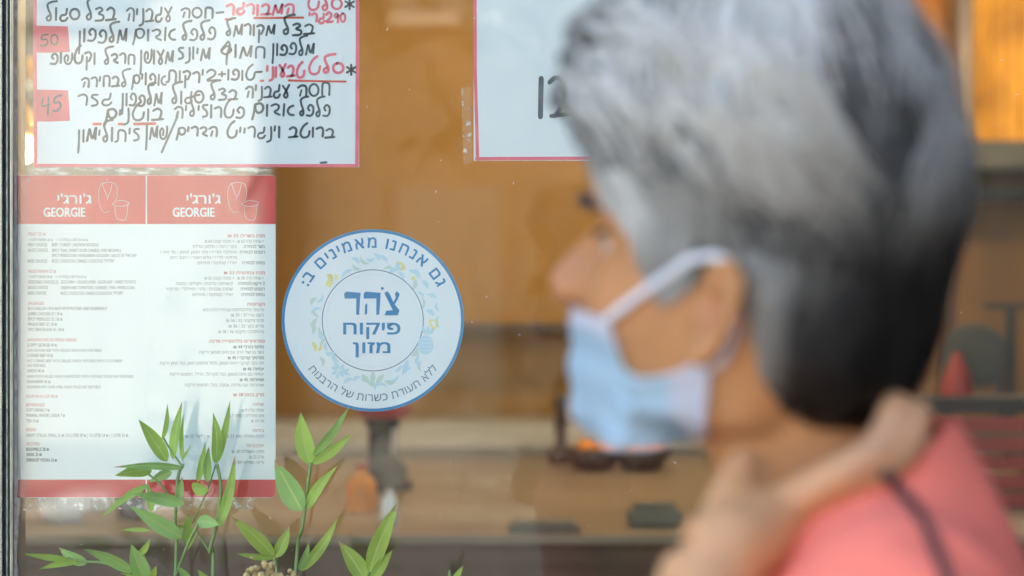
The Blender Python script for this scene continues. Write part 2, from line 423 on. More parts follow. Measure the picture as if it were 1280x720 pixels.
_tc = {}
def rtlfix(s):
    runs = []; cur = ''; kind = None
    for ch in s:
        k = 'n' if (ch.isdigit() or ch in '.,' and kind == 'n' or 'A' <= ch <= 'z') else 'h'
        if k != kind and cur: runs.append((kind, cur)); cur = ''
        kind = k; cur += ch
    runs.append((kind, cur))
    return ''.join(r if k == 'n' else r[::-1] for k, r in reversed(runs))
def glyphs(s, bold=0.0, res=2):
    key = (s, bold)
    if key in _tc: return _tc[key]
    if '\u05ea' in s or '\u05d3' in s:      # these two letters fill badly: draw each as its twin plus a stub
        q = s.replace('\u05ea', '\u05d7').replace('\u05d3', '\u05e8'); vs, fs = glyphs(q, bold, res); vs, fs = list(vs), list(fs)
        wv = [v[0] for v in glyphs('\u05d7', bold, res)[0]]; wg = max(wv)-min(wv)
        for i, ch in enumerate(s):
            if ch not in '\u05ea\u05d3': continue
            xr = max(v[0] for v in glyphs(q[:i+1], bold, res)[0]); x = xr-wg; k = len(vs)
            if ch == '\u05ea': vs += [(x-.075, 0), (x+.03, 0), (x+.03, .075), (x-.075, .075)]
            else: vs += [(xr-.04, .525), (xr+.05, .525), (xr+.05, .598), (xr-.04, .598)]
            fs.append((k, k+1, k+2, k+3))
        _tc[key] = (vs, fs); return vs, fs
    c = bpy.data.curves.new('t', 'FONT'); c.body = s; c.size = 1; c.resolution_u = res; c.offset = bold
    o = bpy.data.objects.new('t', c); m = bpy.data.meshes.new_from_object(o)
    vs = [(v.co.x, v.co.y) for v in m.vertices]; fs = [tuple(p.vertices) for p in m.polygons]
    bpy.data.objects.remove(o); bpy.data.meshes.remove(m); bpy.data.curves.remove(c)
    _tc[key] = (vs, fs); return vs, fs
def put(bm, vs, fs, fn, mi):
    bv = [bm.verts.new(fn(x, y)) for x, y in vs]
    for f in fs:
        try: q = bm.faces.new([bv[i] for i in f])
        except ValueError: continue
        q.material_index = mi
def text(bm, s, x0, x1, base, cap, mi, bold=0.0, dy=.0002, heb=False, res=2, capn=.7):
    """print s between photo x0..x1, baseline, cap height (pixels)"""
    if heb: s = rtlfix(s)
    vs, fs = glyphs(s, 0.0, res)
    if not vs: return
    a = min(v[0] for v in vs); b = max(v[0] for v in vs)
    sx = (x1-x0)/(b-a); sy = cap/capn
    e = max(0, bold)*sy
    for k, (ox, oy) in enumerate(((0, 0), (e, e*.6), (-e, -e*.6), (e, -e*.6), (-e, e*.6)) if e else ((0, 0),)):
        put(bm, vs, fs, lambda x, y: W2(x0+(x-a)*sx+ox, base-y*sy+oy, dy+k*2e-6), mi)

# ---- handwritten menu sheet
hm = thing('handwritten_menu', 'white sheet of handwritten Hebrew salad dishes in a pink marker border', 'menu sheet')
bm = BM(); slabpaper(bm, rect(42, -95, 449, 209), 0); obj('paper_sheet', bm, M['paper'], hm)
bm = BM()
stroke(bm, [(44, -93), (43.6, 60), (44.6, 206)], 4.6, .00012, 0); stroke(bm, [(446.5, -93), (447, 60), (446.2, 207)], 4.6, .00012, 0)
stroke(bm, [(44, 206.8), (200, 207.3), (446, 207)], 4.2, .00014, 0)
stroke(bm, [(44, -93), (446, -93)], 4.2, .00014, 0)
obj('marker_border', bm, M['pinkmark'], hm)
for txt_, y0, y1, nm in (('50', 32, 66, 0), ('45', 112, 152, 0)):
    bm = BM()
    poly(bm, [(46, y0), (85, y0+1), (87.5, y1-1), (60, y1), (45.5, y1-.5)], .0002, 0)
    pp = obj('price_patch', bm, M['patch'], hm)
    bm = BM()
    if txt_ == '50': hand(bm, '50', 50, 73, 57, 13, 2.3, 0, .0004, rtl=False)
    else: hand(bm, '45', 52, 77, 141, 17, 2.4, 0, .0004, rtl=False, slope=.15)
    obj('price_number', bm, M['ink'], pp)
bm = BM(); K = 2.85
for wd_, x0, x1, b, h in (
  ('סגול', 58, 99, 25, 13), ('בצל', 108, 144, 25, 14), ('עגבניה', 159, 214, 26, 14), ('חסה', 227, 266, 22, 11), ('-', 271, 279, 23, 14),
  ('מלפפון', 99, 158, 52, 14), ('אדום', 169, 218, 51, 13), ('פלפל', 228, 269, 50, 13), ('מקורמל', 283, 343, 44, 12), ('בצל', 354, 392, 43, 12),
  ('וקטשופ', 64, 119, 79, 12), ('חרדל', 131, 168, 79, 11), ('מעושן', 176, 216, 79, 14), ('מיונז', 223, 262, 74, 13), ('חמוץ', 276, 331, 71, 13), ('מלפפון', 341, 392, 68, 12),
  ('לבחירה', 103, 158, 108, 11), ('אפוים', 167, 206, 106, 12), ('ירקות', 210, 254, 102, 13), ('2', 259, 271, 100, 11), ('+', 274, 281, 99, 11), ('טופו', 285, 318, 100, 11), ('-', 320, 327, 93, 8),
  ('גזר', 98, 139, 132, 13), ('מלפפון', 153, 202, 131, 13), ('סגול', 215, 254, 129, 13), ('בצל', 263, 296, 124, 12), ('עגבניה', 308, 361, 121, 13), ('חסה', 373, 412, 119, 13),
  ('בוטנים', 134, 203, 151, 13), ('פטרוזיליה', 219, 305, 146, 13), ('אדום', 318, 366, 144, 13), ('פלפל', 375, 412, 145, 13),
  ('ולימון', 98, 141, 176, 14), ('זית', 146, 174, 175, 13), ('שמן', 183, 208, 173, 14), ('/', 206, 218, 172, 16), ('הדרים', 223, 271, 170, 11), ('וינגרייט', 284, 350, 172, 12), ('ברוטב', 362, 417, 171, 11)):
    hand(bm, wd_, x0-1, x1+1, b+.5, h*1.1, K, 0)
hand(bm, '*', 431, 443, 14, 14, 2.8, 0); hand(bm, '*', 433, 445, 95, 13, 2.8, 0)
obj('lettering', bm, M['ink'], hm)
for a in (('סלט', 384, 428, 12, 14, 3.4), ('המבורגר', 283, 368, 18, 13, 3.4), ('סלט', 385, 430, 92, 13, 3.4), ('טבעוני', 333, 381, 96, 13, 3.4)):
    bm = BM(); hand(bm, *a, 0); obj('heading_lettering', bm, M['pinkmark'], hm)
bm = BM(); hand(bm, "'רג290", 386, 432, 28, 11, 3, 0, rtl=False); obj('weight_lettering', bm, M['pinkmark'], hm)
for a in ([(318, 22.5), (379, 22)], [(282, 24), (289, 24.5)], [(361, 100.5), (395, 101.5), (432, 102)], [(326, 101), (329, 101)], [(168, 155), (194, 154.5)], [(117, 155), (126, 155)], [(149, 155), (153, 155)]):
    bm = BM(); stroke(bm, a, 2.8 if a[0][1] < 150 else 3.4, .0002, 0); obj('underline', bm, M['redmark'], hm)
bm = BM(); stroke(bm, [(401, 203.5), (408, 203)], 3, .0003, 0); obj('ink_speck', bm, M['ink'], hm)

# ---- second sheet with a number
ns = thing('number_notice', 'white sheet with a big handwritten 12, in a pink marker border', 'notice')
bm = BM(); slabpaper(bm, rect(592, -95, 1010, 201), 0); obj('paper_sheet', bm, M['paper'], ns)
bm = BM(); stroke(bm, [(593.5, -93), (594, 90), (597, 199)], 4.2, .00012, 0); stroke(bm, [(596, 198.5), (800, 197.5), (1008, 197)], 4.4, .00014, 0)
stroke(bm, [(1007, -93), (1007, 197)], 4.2, .00013, 0); stroke(bm, [(594, -93), (1008, -93)], 4.2, .00014, 0)
obj('marker_border', bm, M['pinkmark'], ns)
bm = BM(); stroke(bm, [(676.5, 98), (676, 120), (675.5, 146)], 6.4, .0002, 0)
stroke(bm, crom([(687, 103, 0), (695, 97, 0), (704, 103, 0), (706, 118, 0), (702, 132, 0), (694, 145, 0)], 6), 5.6, .0002, 0); stroke(bm, [(689, 145), (705, 143), (720, 142)], 5, .0003, 0)
stroke(bm, crom([(740, 29, 0), (750, 24, 0), (766, 25, 0)], 5), 3.5, .0002, 0)
obj('lettering', bm, M['ink'], ns)

# ---- printed menu, two laminated pages
pm = thing('printed_menu', 'laminated two page printed menu with red header and footer', 'menu')
for side, x0, x1, cs in (('l', 21.5, 182.2, 'ad'), ('r', 183.6, 344.5, 'bc')):
    bm = BM(); slabpaper(bm, rrect(x0, 219, x1, 622, 5, cs), 0); pg = obj('page', bm, M['lam'], pm)
    bm = BM(); poly(bm, rrect(x0+.2, 219.3, x1-.1, 280, 5, 'b' if side == 'r' else ''), .00012, 0); hb = obj('header_band', bm, M['red'], pg)
    bm = BM(); poly(bm, rrect(x0+.2, 599.5, x1-.1, 621.6, 5, 'c' if side == 'r' else ''), .00012, 0); obj('footer_band', bm, M['red'], pg)
    o = 0 if side == 'l' else 161.5
    bm = BM()
    text(bm, "ג'ורג'י", 72+o, 114+o, 254.5, 10.5, 0, .018, .00025, heb=True, res=4, capn=.6)
    text(bm, 'GEORGIE', 54.8+o, 106.6+o, 270.8, 11.3, 0, .022, .00025, res=4)
    for pl in ([(405, 115), (403, 150), (410, 190), (425, 215), (448, 210)], [(405, 118), (415, 98), (440, 92), (465, 95), (478, 110), (479, 150), (470, 168)],
               [(420, 100), (430, 130), (441, 150), (452, 128), (458, 100)], [(441, 150), (440, 165)], [(458, 180), (490, 166), (526, 173), (520, 185), (484, 190), (458, 180)],
               [(470, 190), (474, 232), (492, 245), (515, 240), (524, 180)]):
        stroke(bm, [(x/3.272+o, 200+y/3.272) for x, y in [(p.x, p.y) for p in crom([(a, b, 0) for a, b in pl], 4)]], .55, .00025, 0, 0)
    obj('header_lettering', bm, M['white'], pg)
    if side == 'l':
        bm2 = BM(); slabpaper(bm2, rect(182.25, 219.5, 183.55, 621.5), 0); obj('fold', bm2, M['white'], pm)
    bm = BM()
    if side == 'l':
        C1 = 'RICE | COUSCOUS | ISRAELI COUSCOUS "PTITIM"'
        L = [('r', 35, 57, 294.5, 'MEAT 55 ₪'), ('l', 36, 110, 301.5, '+ SOFT DRINK 60 ₪  · + 1/3 STELLA ARTOIS 64 ₪'), ('g', 35, 59, 308, 'MEAT CHOICES'), ('g', 65, 123, 308, 'BEEF | TURKEY | SALMON NOODLE'),
             ('g', 35, 60, 314.7, 'SAUCE CHOICES'), ('g', 65, 151, 315, 'SPICY THAI | SWEET SOUR CHINESE | PAD BROWN |'), ('g', 65, 171, 321.3, 'SPICY MOROCCAN | HUNGARIAN GOULASH | SAUCE OF THE DAY'),
             ('g', 35, 59, 328.2, 'BASE CHOICES'), ('g', 65, 143, 328.2, C1), ('r', 35, 70, 341, 'VEGETARIAN 53 ₪'), ('l', 36, 108, 347.7, '+ SOFT DRINK 58 ₪  · + 1/3 STELLA ARTOIS 62 ₪'),
             ('g', 35, 73, 354.5, 'VEGETABLE CHOICES (2)'), ('g', 76, 170, 354.5, 'ZUCCHINI • CAULIFLOWER • EGGPLANT • SWEET POTATO'), ('g', 35, 60, 361.2, 'SAUCE CHOICES'), ('g', 76, 168, 361.5, 'CREAM AND TOMATOES | CHINESE | THAI | MOROCCAN'),
             ('g', 35, 58, 368.2, 'BASE CHOICES'), ('g', 76, 154, 368.5, C1), ('r', 35, 55, 381, 'SAUSAGES'), ('g', 35, 134, 387.5, 'IN A CHALLAH / IN A BUN WITH MUSTARD AND SAUERKRAUT'),
             ('g', 35, 78, 394.3, 'JUMBO CHICKEN 37 | 39 ₪'), ('g', 35, 78, 400.8, 'SPICY MERGUEZ 32 | 36 ₪'), ('g', 35, 71, 407.2, 'PRAGUE BEEF 32 | 36 ₪'), ('g', 35, 80, 413.8, 'SPICY BRATISLAVA 36 | 38 ₪'),
             ('r', 34, 96, 426.8, 'SANDWICHES IN FRENA BREAD'), ('g', 34, 71, 433.3, 'SLOPPY GEORGIE 44 ₪'), ('l', 34, 127, 439.6, 'LEAN GROUND BEEF WITH GRILLED ONION AND VEGETABLES'), ('g', 34, 66, 446.3, 'CORNED BEEF 45 ₪'),
             ('l', 34, 153, 452.8, 'HOT CORNED BEEF WITH GRILLED ONION, MUSTARD, MAYO, CUCUMBERS'), ('l', 34, 57, 458.6, 'AND VEGETABLES'), ('g', 34, 55, 465.3, 'ASADO 46 ₪'), ('l', 34, 167, 472.2, 'ASADO WITH GRILLED ONION, CARAMELIZED ONION, MUSTARD, PICKLES AND VEGETABLES'),
             ('g', 34, 63, 479, 'SHAWARMA 45 ₪'), ('l', 34, 126, 485.4, 'SHAWARMA WITH TAHINI, AMBA, ONION, PICKLES AND VEGETABLES'), ('r', 33, 72, 497.3, 'SOUP IN A CUP 38 ₪'), ('r', 33, 56, 508, 'BEVERAGES'),
             ('g', 33, 62, 514.5, 'SOFT DRINKS 9 ₪'), ('g', 33, 81, 521.2, 'MINERAL WATER | SODA 7 ₪'), ('g', 33, 48, 528, 'TEA 10 ₪'), ('r', 33, 45, 539, 'BEERS'), ('g', 33, 160, 546, 'DRAFT STELLA: SMALL 21 ₪ | 0.5 LITER 29 ₪ | 1/3 LITER 24 ₪ | 1 LITER 55 ₪'),
             ('r', 33, 50, 556.5, 'ALCOHOL'), ('d', 33, 61, 563.5, 'BUSHMILLS 28 ₪'), ('d', 33, 52, 570, 'ARAK 25 ₪'), ('d', 33, 71, 577, 'SMIRNOFF VODKA 24 ₪')]
        for k, a, b, y, s in L:
            text(bm, s, a, b, y, 3.6 if k == 'l' else 4.1, 1 if k == 'r' else 0, {'r': .0, 'd': .022, 'g': .004, 'l': 0}[k])
    else:
        L = [('R', 285, 331, 296.5, 'מנת בשרית 55 ₪'), ('l', 256, 330, 303.5, '+ שתיה קלה 60 ₪ · + סטלה קטנה 64 ₪'), ('d', 305, 331, 310, 'בשר לבחירה'), ('l', 241, 296, 310, 'בקר / הודו / סלמון נודלס'),
             ('d', 300, 331, 317, 'רטבים לבחירה'), ('l', 200, 296, 317, 'תאילנדי חריף / סיני חמוץ מתוק / פד תאי /'), ('l', 213, 296, 323.7, 'מרוקאי חריף / גולש הונגרי / רוטב היום'), ('d', 303, 331, 330.3, 'בסיס לבחירה'), ('l', 247, 296, 330.3, 'אורז / קוסקוס / פתיתים'),
             ('R', 280, 331, 342.8, 'מנת צמחונית 53 ₪'), ('l', 256, 330, 349.5, '+ שתיה קלה 58 ₪ · + סטלה קטנה 62 ₪'), ('d', 298, 331, 356.3, '2 ירקות לבחירה'), ('l', 220, 291, 356.3, 'קישואים / כרובית / חצילים / בטטה'),
             ('d', 301, 331, 363, 'רטבים לבחירה'), ('l', 208, 291, 363, 'שמנת עגבניות / סיני / תאילנדי / מרוקאי'), ('d', 302, 331, 370, 'בסיס לבחירה'), ('l', 241, 291, 370, 'אורז / קוסקוס / פתיתים'), ('R', 309, 331, 382, 'נקניקיות'),
             ('l', 254, 330, 389, 'על צ׳ופר בחלה/בלחמניה עם חרדל וכרוב כבוש'), ('g', 289, 330, 395.7, "ג'מבו עוף 37 / 39 ₪"), ('g', 283, 330, 402.5, 'מרגז פיקנטי 32 / 36 ₪'), ('g', 286, 330, 409.5, 'פראג בקר 32 / 36 ₪'), ('g', 273, 330, 416.5, 'ברטיסלבה פיקנטי 36 / 38 ₪'),
             ('R', 262, 331, 428.2, "סנדוויצ'ים בלחמניית פרנה"), ('d', 292, 330, 435.5, "סלופי ג'ורג'י 44 ₪"), ('l', 249, 330, 442, 'בשר בבישול ארוך עם מיונז מעושן וירקות'), ('d', 285, 330, 449, "סנדוויץ' קורנביף 45 ₪"), ('l', 200, 330, 455.7, 'חזה בקר קורנביף מיונז מעושן, פלפל ומלפפון חמוץ, בצל חמוץ וירקות'),
             ('d', 304, 330, 463, 'אסאדו 46 ₪'), ('l', 212, 330, 469.5, 'אסאדו עם מיונז מעושן, בצל מקורמל, חרדל, חמוצים וירקות'), ('d', 300, 330, 476.5, 'שווארמה 45 ₪'), ('l', 231, 330, 483, 'שווארמה עם טחינה, עמבה, בצל, חמוצים וירקות'), ('R', 292, 330, 495.2, 'מרק בכוס 38 ₪'),
             ('r', 316, 330, 507.2, 'שתיה'), ('g', 302, 330, 514.5, 'שתיה קלה 9 ₪'), ('g', 285, 330, 521.5, 'מים מינרלים | סודה 7 ₪'), ('g', 314, 330, 528, 'תה 10 ₪'), ('r', 316, 330, 540, 'בירות'), ('l', 232, 330, 547, 'חבית סטלה: כוס 21 ₪ | חצי 29 ₪ | ליטר 55 ₪'),
             ('r', 308, 330, 559, 'אלכוהול'), ('g', 290, 330, 566.2, 'ויסקי בושמילס 28 ₪'), ('g', 312, 330, 573, 'ערק 25 ₪'), ('g', 292, 330, 579.8, 'וודקה סמירנוף 24 ₪')]
        for k, a, b, y, s in L:
            text(bm, s, a, b, y, 3.5, 1 if k in 'rR' else 0, {'R': .02, 'r': .004, 'd': .022, 'g': .0, 'l': 0}[k], heb=True, capn=.6)
    obj('printed_lines', bm, [M['print'], M['printred']], pg)

# ---- round sticker
SX, SY, SR = 466, 400.5, 114.0
st = thing('round_sticker', 'round white sticker with blue rim and blue Hebrew lettering', 'sticker')
bm = BM(); slabpaper(bm, [(SX+SR*math.cos(R(a*3)), SY+SR*math.sin(R(a*3))) for a in range(120)], 0); obj('disc', bm, M['stickwhite'], st)
def ringm(bm, r0, r1, dy, mi, n=120):
    vi = [[bm.verts.new(W2(SX+r*math.cos(2*math.pi*k/n), SY+r*math.sin(2*math.pi*k/n), dy)) for k in range(n)] for r in (r0, r1)]
    for k in range(n):
        f = bm.faces.new((vi[0][k], vi[0][(k+1) % n], vi[1][(k+1) % n], vi[1][k])); f.material_index = mi
bm = BM(); ringm(bm, 110.2, 113.9, .00015, 0); obj('rim', bm, M['blue'], st)
bm = BM(); ringm(bm, 62.6, 63.7, .00015, 0); obj('inner_ring', bm, M['thinblue'], st)
bm = BM()
for k in range(84):
    a = 2*math.pi*k/84
    poly(bm, circ(SX+58*math.cos(a), SY+58*math.sin(a), .75, n=7)[:-1], .00015, 0)
obj('dotted_ring', bm, M['pblue'], st)
def arc_text(bm, s, mid_deg, r, size, mi, bold, bottom=False, span=None):
    """s in visual left-to-right order; letters along the circle"""
    vsA, _ = glyphs(s, 0.0, 4)
    adv = []
    for i in range(len(s)):
        v, f = glyphs(s[:i+1], 0.0, 4)
        adv.append(max((q[0] for q in v), default=0))
    total = adv[-1]; sc = size/.6
    if span: k_ = R(span)*r/(total*sc)
    else: k_ = 1
    for i, ch in enumerate(s):
        if ch == ' ': continue
        v, f = glyphs(ch, 0.0, 4)
        if not v: continue
        x0 = min(q[0] for q in v); x1 = max(q[0] for q in v); wch = x1-x0
        c = adv[i]-wch/2-total/2
        d = c*sc*k_/r
        a = R(mid_deg)+(-d if not bottom else d)     # math angle, y up
        ca, sa = math.cos(a), math.sin(a)
        def fn(x, y):
            lx = (x-x0-wch/2+ox)*sc*min(1, k_*1.05); ly = (y+oy)*sc
            if not bottom:
                rr = r+ly; X = rr*ca+lx*sa; Y = rr*sa-lx*ca
            else:
                rr = r-ly; X = rr*ca-lx*sa; Y = rr*sa+lx*ca
            return W2(SX+X, SY-Y, .0002+kk*2e-6)
        for kk, (ox, oy) in enumerate(((0, 0), (bold, bold), (-bold, -bold), (bold, -bold), (-bold, bold)) if bold else ((0, 0),)): put(bm, v, f, fn, mi)
bm = BM()
arc_text(bm, ':'+' '.join(w_[::-1] for w_ in reversed('גם אנחנו מאמינים ב'.split())), 90, 91, 12.5, 0, .016, span=126)
obj('lettering', bm, M['blue'], st)
bm = BM()
arc_text(bm, ' '.join(w_[::-1] for w_ in reversed('ללא תעודת כשרות של הרבנות'.split())), 270, 101, 8.6, 0, .0, bottom=True, span=107)
obj('lettering', bm, M['thinblue'], st)
bm = BM()
# large serif word, drawn as shapes (resh, he, tsadi with dot)
def strk(pts, w_): stroke(bm, pts, w_, .0002, 0, 0)
def blk(pts): poly(bm, pts, .0002+random.random()*.00002, 0)
blk([(430, 367), (433, 364.5), (451, 366), (450, 373), (431, 373.2)]); blk([(445.5, 370), (450.4, 366.2), (449, 394), (445.2, 393)])
blk([(454.5, 367), (457, 364.5), (476, 366), (474.5, 373), (454.6, 373.2)]); blk([(470.5, 371), (475.8, 366.5), (474.2, 393), (470.4, 394)]); blk([(456.5, 381), (459.2, 379), (459, 392), (456, 394)])
blk([(480.3, 366.5), (484, 363.8), (487.5, 368), (492.4, 379), (499.4, 388), (497.4, 394), (480.5, 394), (483, 388.4), (491, 387.6)])
blk([(491, 379), (494.7, 372), (493.6, 367), (496, 363.8), (499.8, 367.6), (497.5, 373.5), (493.2, 381)])
poly(bm, circ(478, 360.5, 1.9, n=10)[:-1], .0002, 0)
text(bm, 'פיקוח', 429.5, 500, 417.8, 14.3, 0, .022, heb=True, res=4, capn=.6)
text(bm, 'מזון', 441.5, 487.5, 441.2, 13.2, 0, .022, heb=True, res=4, capn=.6)
obj('lettering', bm, M['blue'], st)
# leaf wreath between the rings
def petal(bm, cx, cy, ln, wd_, ang, dy, mi, bend=0.0):
    pts = []; n = 9
    for s in (1, -1):
        rng = range(n+1) if s > 0 else range(n-1, 0, -1)
        for k in rng:
            t = k/n; x = (t-.5)*ln; y = s*wd_*.5*math.sin(math.pi*t)**.8+bend*ln*(t-.5)**2*2
            ca, sa = math.cos(R(ang)), math.sin(R(ang)); pts.append((cx+x*ca-y*sa, cy-(x*sa+y*ca)))
    poly(bm, pts, dy, mi)
bm = BM(); rr = random.Random(3)
for k in range(62):
    a = k*360/62+rr.uniform(-3, 3)
    if 125 < a < 150 or -20+360 < a: continue
    r = 74+rr.choice((-5.5, 0, 6))+rr.uniform(-1, 1)
    petal(bm, SX+r*math.cos(R(a)), SY-r*math.sin(R(a)), rr.uniform(11, 17), rr.uniform(3.4, 6), a+rr.choice((70, 110, 40, 135, 95)), .00012+k*.000002, 0 if rr.random() < .7 else 1, rr.choice((-.5, .5, .3)))
for a, r, ln, wd_, an, mi in ((137, 73, 15, 7, 60, 2), (134, 77, 9, 6, 150, 2), (141, 70, 9, 5, 20, 2), (130, 71, 8, 5, 100, 2), (62, 79, 17, 4, 140, 2), (60, 75, 9, 4, 60, 2), (46, 73, 6, 5, 45, 2), (357, 76, 15, 10, 120, 2), (204, 79, 14, 5, 110, 2), (208, 74, 10, 4, 60, 2)):
    petal(bm, SX+r*math.cos(R(a)), SY-r*math.sin(R(a)), ln, wd_, an, .00024+a*1e-7, mi, .3)
petal(bm, SX+76*math.cos(R(-3)), SY-76*math.sin(R(-3)), 9, 5, 118, .00028, 3)
for k, (dx, dy_) in enumerate(((-4, -3), (0, 0), (4, 3), (-4, 4), (3, -4), (-7, 8), (0, 8))):   # fruit with seeds
    pass
px_, py_ = SX+69*math.cos(R(-26))+4, SY-70*math.sin(R(-26))
poly(bm, circ(px_, py_, 10, 12, n=18)[:-1], .00026, 0)
for i in range(5):
    for j in range(4):
        x = px_-7+i*3.4+(j % 2)*1.6; y = py_-7+j*4.6
        if (x-px_)**2/100+(y-py_)**2/140 < 1: poly(bm, circ(x, y, .95, n=6)[:-1], .0003, 3)
for k in range(3): petal(bm, px_+3+(k-1)*5, py_-18, 12, 4.5, 90-(k-1)*25, .00027+k*1e-6, 0)
for k in range(7):
    a = 236; petal(bm, SX+76*math.cos(R(a))+6*math.cos(k*.9), SY-76*math.sin(R(a))+6*math.sin(k*.9), 9, 3.6, -k*51.5, .00025+k*1e-6, 0)
for k in range(3):
    petal(bm, 466+(k-1)*9, 472+abs(k-1)*1.5, 15, 6.5, 90-(k-1)*42, .00025+k*1e-6, 1)
obj('leaf_wreath', bm, [M['pblue'], M['pgreen'], M['pyel'], M['stickwhite']], st)

# ---- clear tape and adhesive residue on the inside of the glass
def residue_mat(name, col, dens, sc, stretch=(1, 1, 1)):
    m = bpy.data.materials.new(name); m.use_nodes = True; t = m.node_tree; b = t.nodes['Principled BSDF']
    b.inputs['Base Color'].default_value = (*col, 1); b.inputs['Roughness'].default_value = .4
    tc = t.nodes.new('ShaderNodeTexCoord'); mp = t.nodes.new('ShaderNodeMapping'); mp.inputs['Scale'].default_value = stretch
    n = t.nodes.new('ShaderNodeTexNoise'); n.inputs['Scale'].default_value = sc; n.inputs['Detail'].default_value = 5
    r = t.nodes.new('ShaderNodeValToRGB'); r.color_ramp.elements[0].position = dens; r.color_ramp.elements[1].position = dens+.16
    r.color_ramp.elements[0].color = (.12, .12, .12, 1); r.color_ramp.elements[1].color = (.85, .85, .85, 1)
    t.links.new(tc.outputs['Object'], mp.inputs[0]); t.links.new(mp.outputs[0], n.inputs['Vector']); t.links.new(n.outputs['Fac'], r.inputs[0]); t.links.new(r.outputs[0], b.inputs['Alpha'])
    return m
M['tape'] = residue_mat('clear tape', (.86, .84, .78), .46, 60, (1, 1, 5))
M['scuff'] = residue_mat('dried adhesive', (.80, .78, .72), .52, 130)
def strip(pts, name, m, label, dy, edge=0):
    bm = BM(); slabp = []
    for i, (a, b) in enumerate(zip(pts, pts[1:]+pts[:1])):
        slabp.append(a)
        if edge and i in edge:
            for k in range(1, 40):
                t = k/40; slabp.append((a[0]+(b[0]-a[0])*t, a[1]+(b[1]-a[1])*t+4*mnoise.noise((k*.5, a[1], 3))))
    poly(bm, slabp, dy, 0)
    return tag(obj(name, bm, m), label, 'tape')
strip(rect(36, 209.6, 341, 218.4), 'clear_tape', M['tape'], 'strip of scuffed clear tape between handwritten sheet and printed menu', -.0001)
strip([(24, 622.4), (318, 622.4), (316, 636), (24, 638)], 'clear_tape', M['scuff'], 'torn tape residue along the bottom edge of printed menu', -.0001, edge=(2,))
strip([(577, 110), (588, 108), (590, 203), (579, 206)], 'clear_tape', M['scuff'], 'flaking tape remains beside left edge of the number sheet', -.0001)
# specks of dirt on the glass
bm = BM(); rr = random.Random(11)
for k in range(150):
    x, y = rr.uniform(24, 1275), rr.uniform(5, 715)
    if 20 < x < 450 and y < 620 and rr.random() < .6: continue
    s = (GY-.0002)/FK; L_ = rr.uniform(.5, 1.1); e = rr.choice((1, 1, 2.2)); a = rr.uniform(0, 3.1)
    c = [(x+L_*e*math.cos(q)*math.cos(a)-L_*.6*math.sin(q)*math.sin(a), y+L_*e*math.cos(q)*math.sin(a)+L_*.6*math.sin(q)*math.cos(a)) for q in (0, 1.2, 2.3, 3.4, 4.6, 5.5)]
    bm.faces.new([bm.verts.new(((px-640)*s, GY-.0004, CAMZ-(py-360)*s)) for px, py in c])
M['dust'] = mat('dust specks', (.6, .58, .54), .9)
dsp = obj('dust', bm, M['dust'], sw)
dsp['kind'] = 'stuff'

# ================================================================== INSIDE THE SHOP
CT = 1.05      # counter top height
ct = thing('serving_counter', 'wide stone topped serving counter with a dark wooden front, inside the shop', 'counter')
bm = BM(); box(bm, (-2.6, 3.9, CT-.014), (5.4, 6.139, CT), .004); obj('counter_top', bm, M['stone'], ct)
bm = BM(); box(bm, (-2.6, 3.92, .03), (5.4, 4.02, CT-.016), .004)
for k in range(20): box(bm, (-2.5+k*.4, 3.905, .12), (-2.18+k*.4, 3.918, CT-.05), .004)
obj('front_panel', bm, M['dwood'], ct)
bm = BM(); box(bm, (-2.0, 5.75, CT+.001), (1.0, 6.13, CT+.075), .02)
tag(obj('serving_tray', bm, M['ledge']), 'long pale raised ledge along the back of the counter', 'ledge')
bm = BM(); a = P(560, 404, 6.1); b = P(900, 414, 6.1); box(bm, (a.x, 5.98, b.z), (b.x, 6.197, a.z), .004)
tag(obj('wall_shelf', bm, M['dwood']), 'thin dark shelf running along the brown wall', 'shelf')
# tap column with a red head under the sticker
tp = thing('drink_tap', 'dark drink tap column with a red top standing on the counter', 'tap')
q = P(478, 612, 4.8); bm = BM(); lathe(bm, (q.x, q.y, CT), [(.06, 0), (.06, .015), (.03, .03), (.028, .12), (.034, .125), (.034, .14)], 16); obj('column', bm, M['black'], tp)
bm = BM(); tube(bm, [(q.x+.02, q.y-.03, CT+.02), (q.x+.024, q.y-.035, CT+.125)], .006, 8); obj('pipe', bm, M['chrome'], tp)
bm = BM(); box(bm, (q.x-.055, q.y-.03, CT+.142), (q.x+.06, q.y+.03, CT+.175), .012); obj('top_cap', bm, M['redp'], tp)
bm = BM(); ball(bm, (q.x+.01, q.y-.06, CT+.04), .036, (1.2, 1, .9)); obj('drip_bowl', bm, M['dgrey'], tp)
def bottle(name, px, Y, h, r, m, label, cat, capm):
    q = P(px, 600, Y); t = thing(name, label, cat)
    bm = BM(); lathe(bm, (q.x, Y, CT), [(r*.95, 0), (r, .01), (r, h*.6), (r*.8, h*.72), (r*.4, h*.82), (r*.38, h*.93)], 18); obj('body', bm, m, t, True)
    bm = BM(); lathe(bm, (q.x, Y, CT+h*.93+.0005), [(r*.45, 0), (r*.45, h*.07)], 14); obj('cap', bm, capm, t)
bottle('sauce_bottle', 452, 4.3, .085, .026, M['orange'], 'orange sauce bottle on the counter below the sticker', 'bottle', M['redp'])
bottle('salt_shaker', 487, 4.1, .06, .015, M['crock'], 'small white shaker between orange bottle and counter edge', 'shaker', M['chrome'])
bottle('dark_bottle', 165, 4.2, .17, .026, M['black'], 'dark slim bottle standing behind the plant leaves', 'bottle', M['black'])
